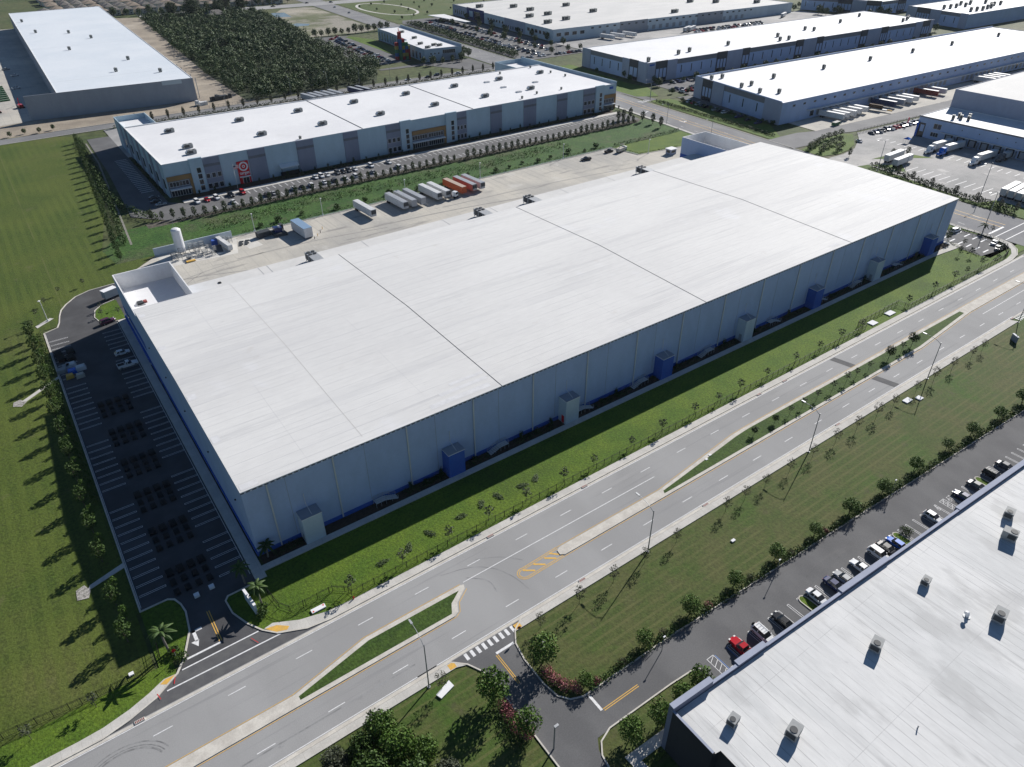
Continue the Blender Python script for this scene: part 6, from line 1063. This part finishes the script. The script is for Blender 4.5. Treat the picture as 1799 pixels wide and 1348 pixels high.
# left boundary: tree row and hedge beside the shaded lot
hedge('hedge', 'dense hedge on the lawn side of the shaded lot, upper stretch', [(-8.6, 242.5), (-8.6, 213.5)], 1.5, 1.3, LO, 30, .14); hedge('hedge', 'dense hedge on the lawn side of the shaded lot, middle stretch', [(-8.6, 211.5), (-8.6, 150)], 1.6, 1.3, LO, 30, .14)
k = 0
for y in list(np.arange(241, 126, -5.0)) + [121.5, 117.5, 113, 107.5]:
    s = (1.0 if k % 2 == 0 else .62); place(ROW[k % 3], '%s tree from the curve in the row left of the shaded lot, %s' % (nth(k), 'tall' if k % 2 == 0 else 'short and lighter'), (-10.6 + (k % 2) * .9, y, 0), k, s, 'boundary trees left of the shaded lot', mats={LO: LF} if k % 2 else None); k += 1
for i, (x, y) in enumerate(((-6.5, 247), (-4.5, 255), (-1, 262.5), (4, 268.5), (12, 270.5), (21, 256))): place(YNG[i % 3], '%s sapling round the outside of the curved driveway' % nth(i), (x - 3, y + 1, 0), i, .7, 'saplings round the curved driveway')
for i, (x, y) in enumerate(((9.8, 243.5), (10.5, 248.5), (14.6, 241.5))): place(YNG[(i + 1) % 3], '%s small tree on the kerb island at the corner block' % nth(i), (x, y, 0), i, .7, 'small trees on the kerb island')
for l, x, y, s in (('royal palm leaning over the shaded lot exit, left of the driveway', -5.0, 101.0, .85), ('royal palm at the front corner of the walkway', 11.4, 108.2, .72), ('royal palm behind the white monument sign', 12.4, 101.6, .72)): place(PA, l, (x, y, 0), R.uniform(0, 6), s)
for i, (x, y) in enumerate(((11.6, 98.6), (-4.2, 100.0), (-3.4, 97.9), (12.4, 104.4), (12.2, 100.0))): place(SHO, ('clump at the foot of the monument sign', 'bush at the foot of the left royal palm', 'bush by the red octagonal sign', 'bush between the right palms', 'bush behind the monument sign')[i], (x, y, 0), i, 1.3)
for i, (x, y) in enumerate(((17.6, 112.3),)): place(PB, 'small dark palm in the corner bed against the warehouse wall', (x, y, 0), 0, 1.15)
for i, (xa, xb) in enumerate(((19, 25), (49.3, 60.4), (67, 72.6), (80.4, 93), (107.3, 120), (128.6, 129.8), (136.5, 147), (156, 164.6), (170.5, 179), (187, 199), (212, 223.5), (230.5, 234.4), (241, 250), (257, 269.8))):
    hedge('planting', '%s dark planting bed from the parking-lot corner along the warehouse wall' % nth(i), [(xa, 112.1), (xb, 112.1)], 2.1, .9, LD, 26, .13, cat='planting', group='dark planting beds along the warehouse wall')
for i, x in enumerate((51.5, 55.5, 59.6, 69, 83, 88, 92.5, 110, 115, 139, 159, 173, 190, 213, 232.5, 243, 266)): place(SHD if i % 2 else SHS, '%s upright bush rising from the wall beds, from the parking-lot corner' % nth(i), (x, 112.6, 0), i, 1.0, 'upright bushes of the wall beds')
for i in range(7): pass
for i, (x, y) in enumerate(((36, 96.9), (42.5, 97.3), (48.2, 98.2), (56.3, 98.6), (62, 99.2), (66.5, 99.1), (73, 98.7), (77, 98.8))): place(SHO, '%s weedy tuft on the grass strip before the warehouse, from the left' % nth(i), (x, y, -.1), i, (1.9, .9, .35), 'weedy tufts of the grass strip', mats={LO: LB})
# corner lot
for i, (x, y) in enumerate(((311.5, 107), (283.4, 101), (281.5, 104.4), (289.6, 107), (296.8, 96.4), (293, 95.8))): place(YNG[i % 3], '%s small tree round the corner lot by the junction' % nth(i), (x, y, 0), i, .85, 'small trees round the corner lot')
hedge('hedge', 'low hedge on the street side of the corner lot', [(304.4, 119.5), (307.2, 110), (305.8, 101.5), (301, 97.6)], .8, .8, LO, 30); hedge('hedge', 'low hedge on the grass side of the corner lot', [(286.6, 99.4), (288.4, 110), (290, 113)], .8, .8, LO, 30)
place(ROW[0], 'dark bushy tree at the far front corner of the warehouse', (290.6, 113.6, 0), 0, .9, mats={LO: LD}); place(PB, 'small dark palm at the corner of the little lot', (310.2, 109.6, 0), 1, 1.1)
# meadow side trees of the office warehouse
k = 0
for x in np.arange(44, 321, 4.08):
    if any(abs(x - q) < 2.2 for q in (194,)): continue
    y = 318.2 if x > 66 else 318.2 + (66 - x) * .38
    place(BUSHT[k % 3], '%s columnar tree from the left in the long row before the pale-blue warehouse' % nth(k), (float(x) * .985, y * .985, 0), k * 1.9, R.uniform(.8, 1.1), 'columnar trees of the long row'); k += 1
hedge('hedge', 'dark hedge on the bank below the columnar tree row', [(52, 315.0), (150, 313.4), (316, 313.4)], 1.8, 1.3, LD, 16, .2)
hedge('hedge', 'tall dark hedge down the side of the pale-blue warehouse lot', [(36, 430), (35.5, 400), (34.5, 370), (36, 345), (40, 330), (46, 320)], 3.2, 3.2, LO, 7, .28); hedge('hedge', 'ragged dark hedge along the field edge beyond the path', [(28, 300), (32, 340), (36, 400), (39, 470)], 2.6, 2.6, LO, 7, .28)
for i, y in enumerate(range(286, 470, 9)): place(ROW[i % 3], '%s boundary tree from the truck court along the left edge of the big lawn' % nth(i), (24 + (y - 286) * .075, y, 0), i, .85, 'boundary trees along the big lawn')
for i, x in enumerate(list(range(62, 330, 7))): 
    if not any(a < x < c for a, c in ((57, 68), (181, 203), (86, 96))): place(SHS, '%s slim shrub against the wall of the pale-blue office warehouse' % nth(i), (x, 342.6, 0), i, R.uniform(.7, 1.2), 'slim shrubs of the pale-blue office warehouse')
hedge('planting', 'dark planting bed along the pale-blue office warehouse', [(104, 341), (180, 341)], 3.6, .8, LD, 6, .22, cat='planting'); hedge('planting', 'dark planting bed at the right half of the pale-blue office warehouse', [(204, 341), (312, 341)], 3.6, .8, LD, 6, .22, cat='planting'); hedge('planting', 'dark strip of planting on the shaded side of the pale-blue warehouse', [(55.4, 350), (55.4, 415)], 2.0, 1.0, LD, 8, .22, cat='planting')
hedge('hedge', 'shrubby line at the foot of the meadow behind the court rail', [(70, 286), (160, 286.4), (266, 286)], 1.6, 1.0, LO, 5, .2)
for i, x in enumerate((78, 86, 97, 112, 126, 139, 152, 168, 181, 196, 205, 214, 222, 231, 244, 253, 262)): place(SHO, '%s bush in the meadow behind the court rail' % nth(i), (x, 287.5 + (i % 3) * 1.4, 0), i, R.uniform(1.0, 2.2), 'bushes in the meadow behind the court rail')
hedge('hedge', 'dark hedge between the meadow and the bright lawn', [(271, 284.6), (296, 284.8), (322, 285.5)], 1.6, 1.8, LD, 9, .2); hedge('hedge', 'low hedge at the court corner of the bright lawn', [(270, 282), (273, 266.8), (299, 264.2)], .8, .7, LD, 12, .16)
for i, (x, y) in enumerate(((318.5, 322), (319, 312), (320.5, 305), (318.5, 296.5), (312.8, 322), (308.8, 322))): place(BUSHT[i % 3], '%s dark conical tree beside the crossroad pavement' % nth(i), (x, y, 0), i, 1.35, 'dark conical trees beside the crossroad', mats={LB: LD})
hedge('ground_cover', 'tall weeds of the meadow', [(60, 300), (120, 303), (200, 300), (250, 303)], 11, .6, LF, 2.2, .22, cat='ground cover')['kind'] = 'stuff'
for o_ in []: pass
# crossroad, far right
hedge('hedge', 'long clipped hedge beside the crossroad before the container-court warehouse', [(361.5, 342), (359.6, 300), (356.2, 246)], 2.8, 1.6, LD, 10, .25)
hedge('hedge', 'rough dark hedge between the crossroad and the truck yard', [(341.4, 111), (342.6, 130), (345.6, 152), (350.5, 182)], 5.0, 2.6, LD, 8, .3)
for i, (x, y) in enumerate(((342, 118), (342.2, 128), (343.6, 138), (345.4, 150), (346.8, 160), (348, 168), (343, 112))): place(ROW[i % 3], '%s scrubby tree in the hedge of the truck yard' % nth(i), (x, y, 0), i, .75, 'scrubby trees in the truck yard hedge', mats={LO: LT})
for i, (x, y) in enumerate(((349, 218), (353, 219.5), (358, 220.5), (363, 222), (369, 223.5), (375, 224), (381, 224.2), (387, 224.5), (351, 212), (356, 214), (362, 215), (368, 216), (375, 217), (360, 208.5), (366, 210))): place(ROW[i % 3], '%s tree of the planted mound at the truck yard entrance' % nth(i), (x, y, 0), i, (1.25, 1.1, .62), 'planted mound at the truck yard entrance')
for i, (x, y) in enumerate(((356, 199), (372, 185), (381, 182))): place(ROW[i % 3], '%s dark tree on the grass island by the yard gate' % nth(i), (x, y, 0), i, .8, 'dark trees by the yard gate', mats={LO: LD})
for i in range(22): place(SHO, '%s shrub on the shaded strip before the container-court warehouse' % nth(i), (374 + R.uniform(-1, 2), 262 + i * 3.4, 0), i, R.uniform(1.2, 2.0), 'shrubs before the container-court warehouse')
for i in range(34): place(FART[i % 2], '%s tree of the green strips beside the charcoal-bayed warehouse' % nth(i), ((394 + 12.5 * (i % 28), 373.5 - (i % 28) * .42, 0) if i < 28 else (388 + (i % 3) * 6, 372 + (i - 28) * 12, 0)), i, R.uniform(.35, .75), 'trees beside the charcoal-bayed warehouse')
for i in range(8): place(FART[i % 2], '%s tree of the small islands between the banded warehouses' % nth(i), (386 + i * 9, 352 - (i % 3) * 6, 0), i, .5, 'trees of the small islands')
# back street and beyond
hedge('hedge', 'dark dotted hedge along the street behind the pale-blue office warehouse', [(60, 487.2), (160, 487.6), (330, 488)], 1.8, 1.5, LD, 4, .35)
for i in range(30): place(FART[i % 2], '%s slender street tree along the back street' % nth(i), (64 + i * 9.2, 487, 0), i, (.32, .32, .8), 'slender street trees of the back street', mats={LW: LT})
hedge('hedge', 'long double hedge along the crossroad before the crowded car park', [(377.5, 520), (386, 640), (394, 735)], 6, 3.5, LW, 3, .5); hedge('hedge', 'inner hedge before the crowded car park', [(386, 530), (394, 640), (402, 735)], 4, 3, LO, 3, .5)
for i in range(26): place(FART[i % 2], '%s tree inside the crowded car park' % nth(i), ((410, 442, 428)[i % 3] + (i // 3) * 2.0, 515 + (i // 3) * 26, 0), i, R.uniform(.6, .95), 'trees inside the crowded car park')
for i in range(14): place(FART[i % 2], '%s tree round the low office building' % nth(i), ((300 + i * 4.5, 540 - (i % 2) * 7, 0) if i < 9 else (346 + (i - 9) * 1.5, 545 + (i - 9) * 9, 0)), i, R.uniform(.5, .95), 'trees round the low office building')
for i in range(12): place(FART[i % 2], '%s tree of the line behind the office car park' % nth(i), (282 + i * 7, 716, 0), i, R.uniform(.7, 1.1), 'trees behind the office car park')
for i in range(26): place(FART[i % 2], '%s sapling of the far park' % nth(i), (405 + (i * 37) % 180, 770 + (i * 53) % 150, 0), i, R.uniform(.35, .5), 'saplings of the far park')
for i in range(36): place(FART[i % 2], '%s tree of the green belt before the far warehouses' % nth(i), (775 + (i * 29) % 70, 380 + (i * 47) % 190, 0), i, R.uniform(.7, 1.2), 'green belt before the far warehouses')
for i in range(20): place(FART[i % 2], '%s tree between the suburb and the far street' % nth(i), (120 + i * 12.5, 985 - (i % 3) * 4, 0), i, R.uniform(.6, 1.4), 'trees before the suburb')
# the wood: one mass of many crowns
L = Leaf(); poly = [(150, 506), (238, 505), (262, 545), (272, 700), (284, 760), (292, 830), (296, 925), (255, 972), (180, 970), (165, 800), (150, 615)]
def inside(x, y):
    c = False
    for i in range(len(poly)):
        (x1, y1), (x2, y2) = poly[i], poly[i - 1]
        if (y1 > y) != (y2 > y) and x < (x2 - x1) * (y - y1) / (y2 - y1) + x1: c = not c
    return c
n = 0
while n < 2100:
    x, y = rs.uniform(145, 300), rs.uniform(500, 975)
    if not inside(x, y): continue
    dens = 1.0 if (y < 760 and x + y * .0 > 150) else .4
    q_ = .5 + .5 * math.sin(x * .11 + 2 * math.sin(y * .05)) * math.cos(y * .07 + x * .03); hgt_ = (5 + 4.5 * q_ + rs.uniform(-1, 2.2) if y < 740 else rs.uniform(2, 8)); r_ = rs.uniform(2.2, 4.6)
    if y > 760 and rs.rand() < .35 and x < 235: n += 1; continue
    L.clump((x + rs.normal() * 1.2, y, hgt_ * .5), (r_, r_, hgt_ * .5), 130 if y < 650 else 80, .40 if y < 650 else .55, shell=.5, jit=.35); n += 1
stuff(L.build('woodland', LW), 'dense dark wood behind the pale-blue office warehouse', 'woodland')
L = Leaf()
for i in range(420): x, y = rs.uniform(150, 295), rs.uniform(730, 970); (L.clump((x, y, 1.2), (4, 4, 1.6), 30, .5) if inside(x, y) else None)
stuff(L.build('undergrowth', LO), 'bright undergrowth at the far side of the wood', 'undergrowth')
t = thing('barn', 'grey hipped roof showing above the far trees of the wood', 'barn', (247, 907, 0)); MB().box(-9, -7, 0, 9, 7, 4, WG).build('wall', t); b = MB(); b.add([(-10, -8, 4), (10, -8, 4), (10, 8, 4), (-10, 8, 4), (-4, 0, 8), (4, 0, 8)], [(0, 1, 5, 4), (1, 2, 5), (2, 3, 4, 5), (3, 0, 4)], HR); b.build('roof', t)
for i, (x, y) in enumerate(((240, 965), (262, 942), (228, 930), (274, 960), (212, 952), (286, 940), (255, 925))): place(BIG[i % 2], '%s big tree towering over the far edge of the wood' % nth(i), (x, y, 0), i, R.uniform(1.2, 1.9), 'big trees over the far edge of the wood', mats={LO: LD})
for i in range(16): place(FART[i % 2], '%s bush on the bank at the field edge by the building site' % nth(i), (-80 + i * 7.4, 502 + (i % 2) * 2, 0), i, .4, 'bushes between the field and the building site')
# the air between: one closed box of thin haze
bm_ = MB(); bm_.box(-1900, -1000, -1.3, 3300, 3700, 116.0, WL); hz_ = bm_.build('haze'); hz_['kind'] = 'stuff'; hz_['label'] = 'thin bluish haze over the far warehouses'; hz_['category'] = 'haze'
hm = bpy.data.materials.new('haze'); hm.use_nodes = True; hm.node_tree.nodes.clear(); ov = hm.node_tree.nodes.new('ShaderNodeOutputMaterial'); pv = hm.node_tree.nodes.new('ShaderNodeVolumePrincipled')
pv.inputs['Color'].default_value = (.80, .88, 1.0, 1); pv.inputs['Density'].default_value = HAZE; pv.inputs['Anisotropy'].default_value = .2; hm.node_tree.links.new(pv.outputs[0], ov.inputs['Volume']); hz_.data.materials.clear(); hz_.data.materials.append(hm)
# grass tufts so the nearest lawns are not flat
for o in list(bpy.data.objects):
    if o.name.startswith(('parked_car', 'pickup_truck', 'semi_trailer')) and o.get('label') == 'x': bpy.data.objects.remove(o)
for o in list(bpy.data.objects):
    if o.parent is None and o.get('label') == 'x':
        for c in list(o.children_recursive): bpy.data.objects.remove(c)
        bpy.data.objects.remove(o)
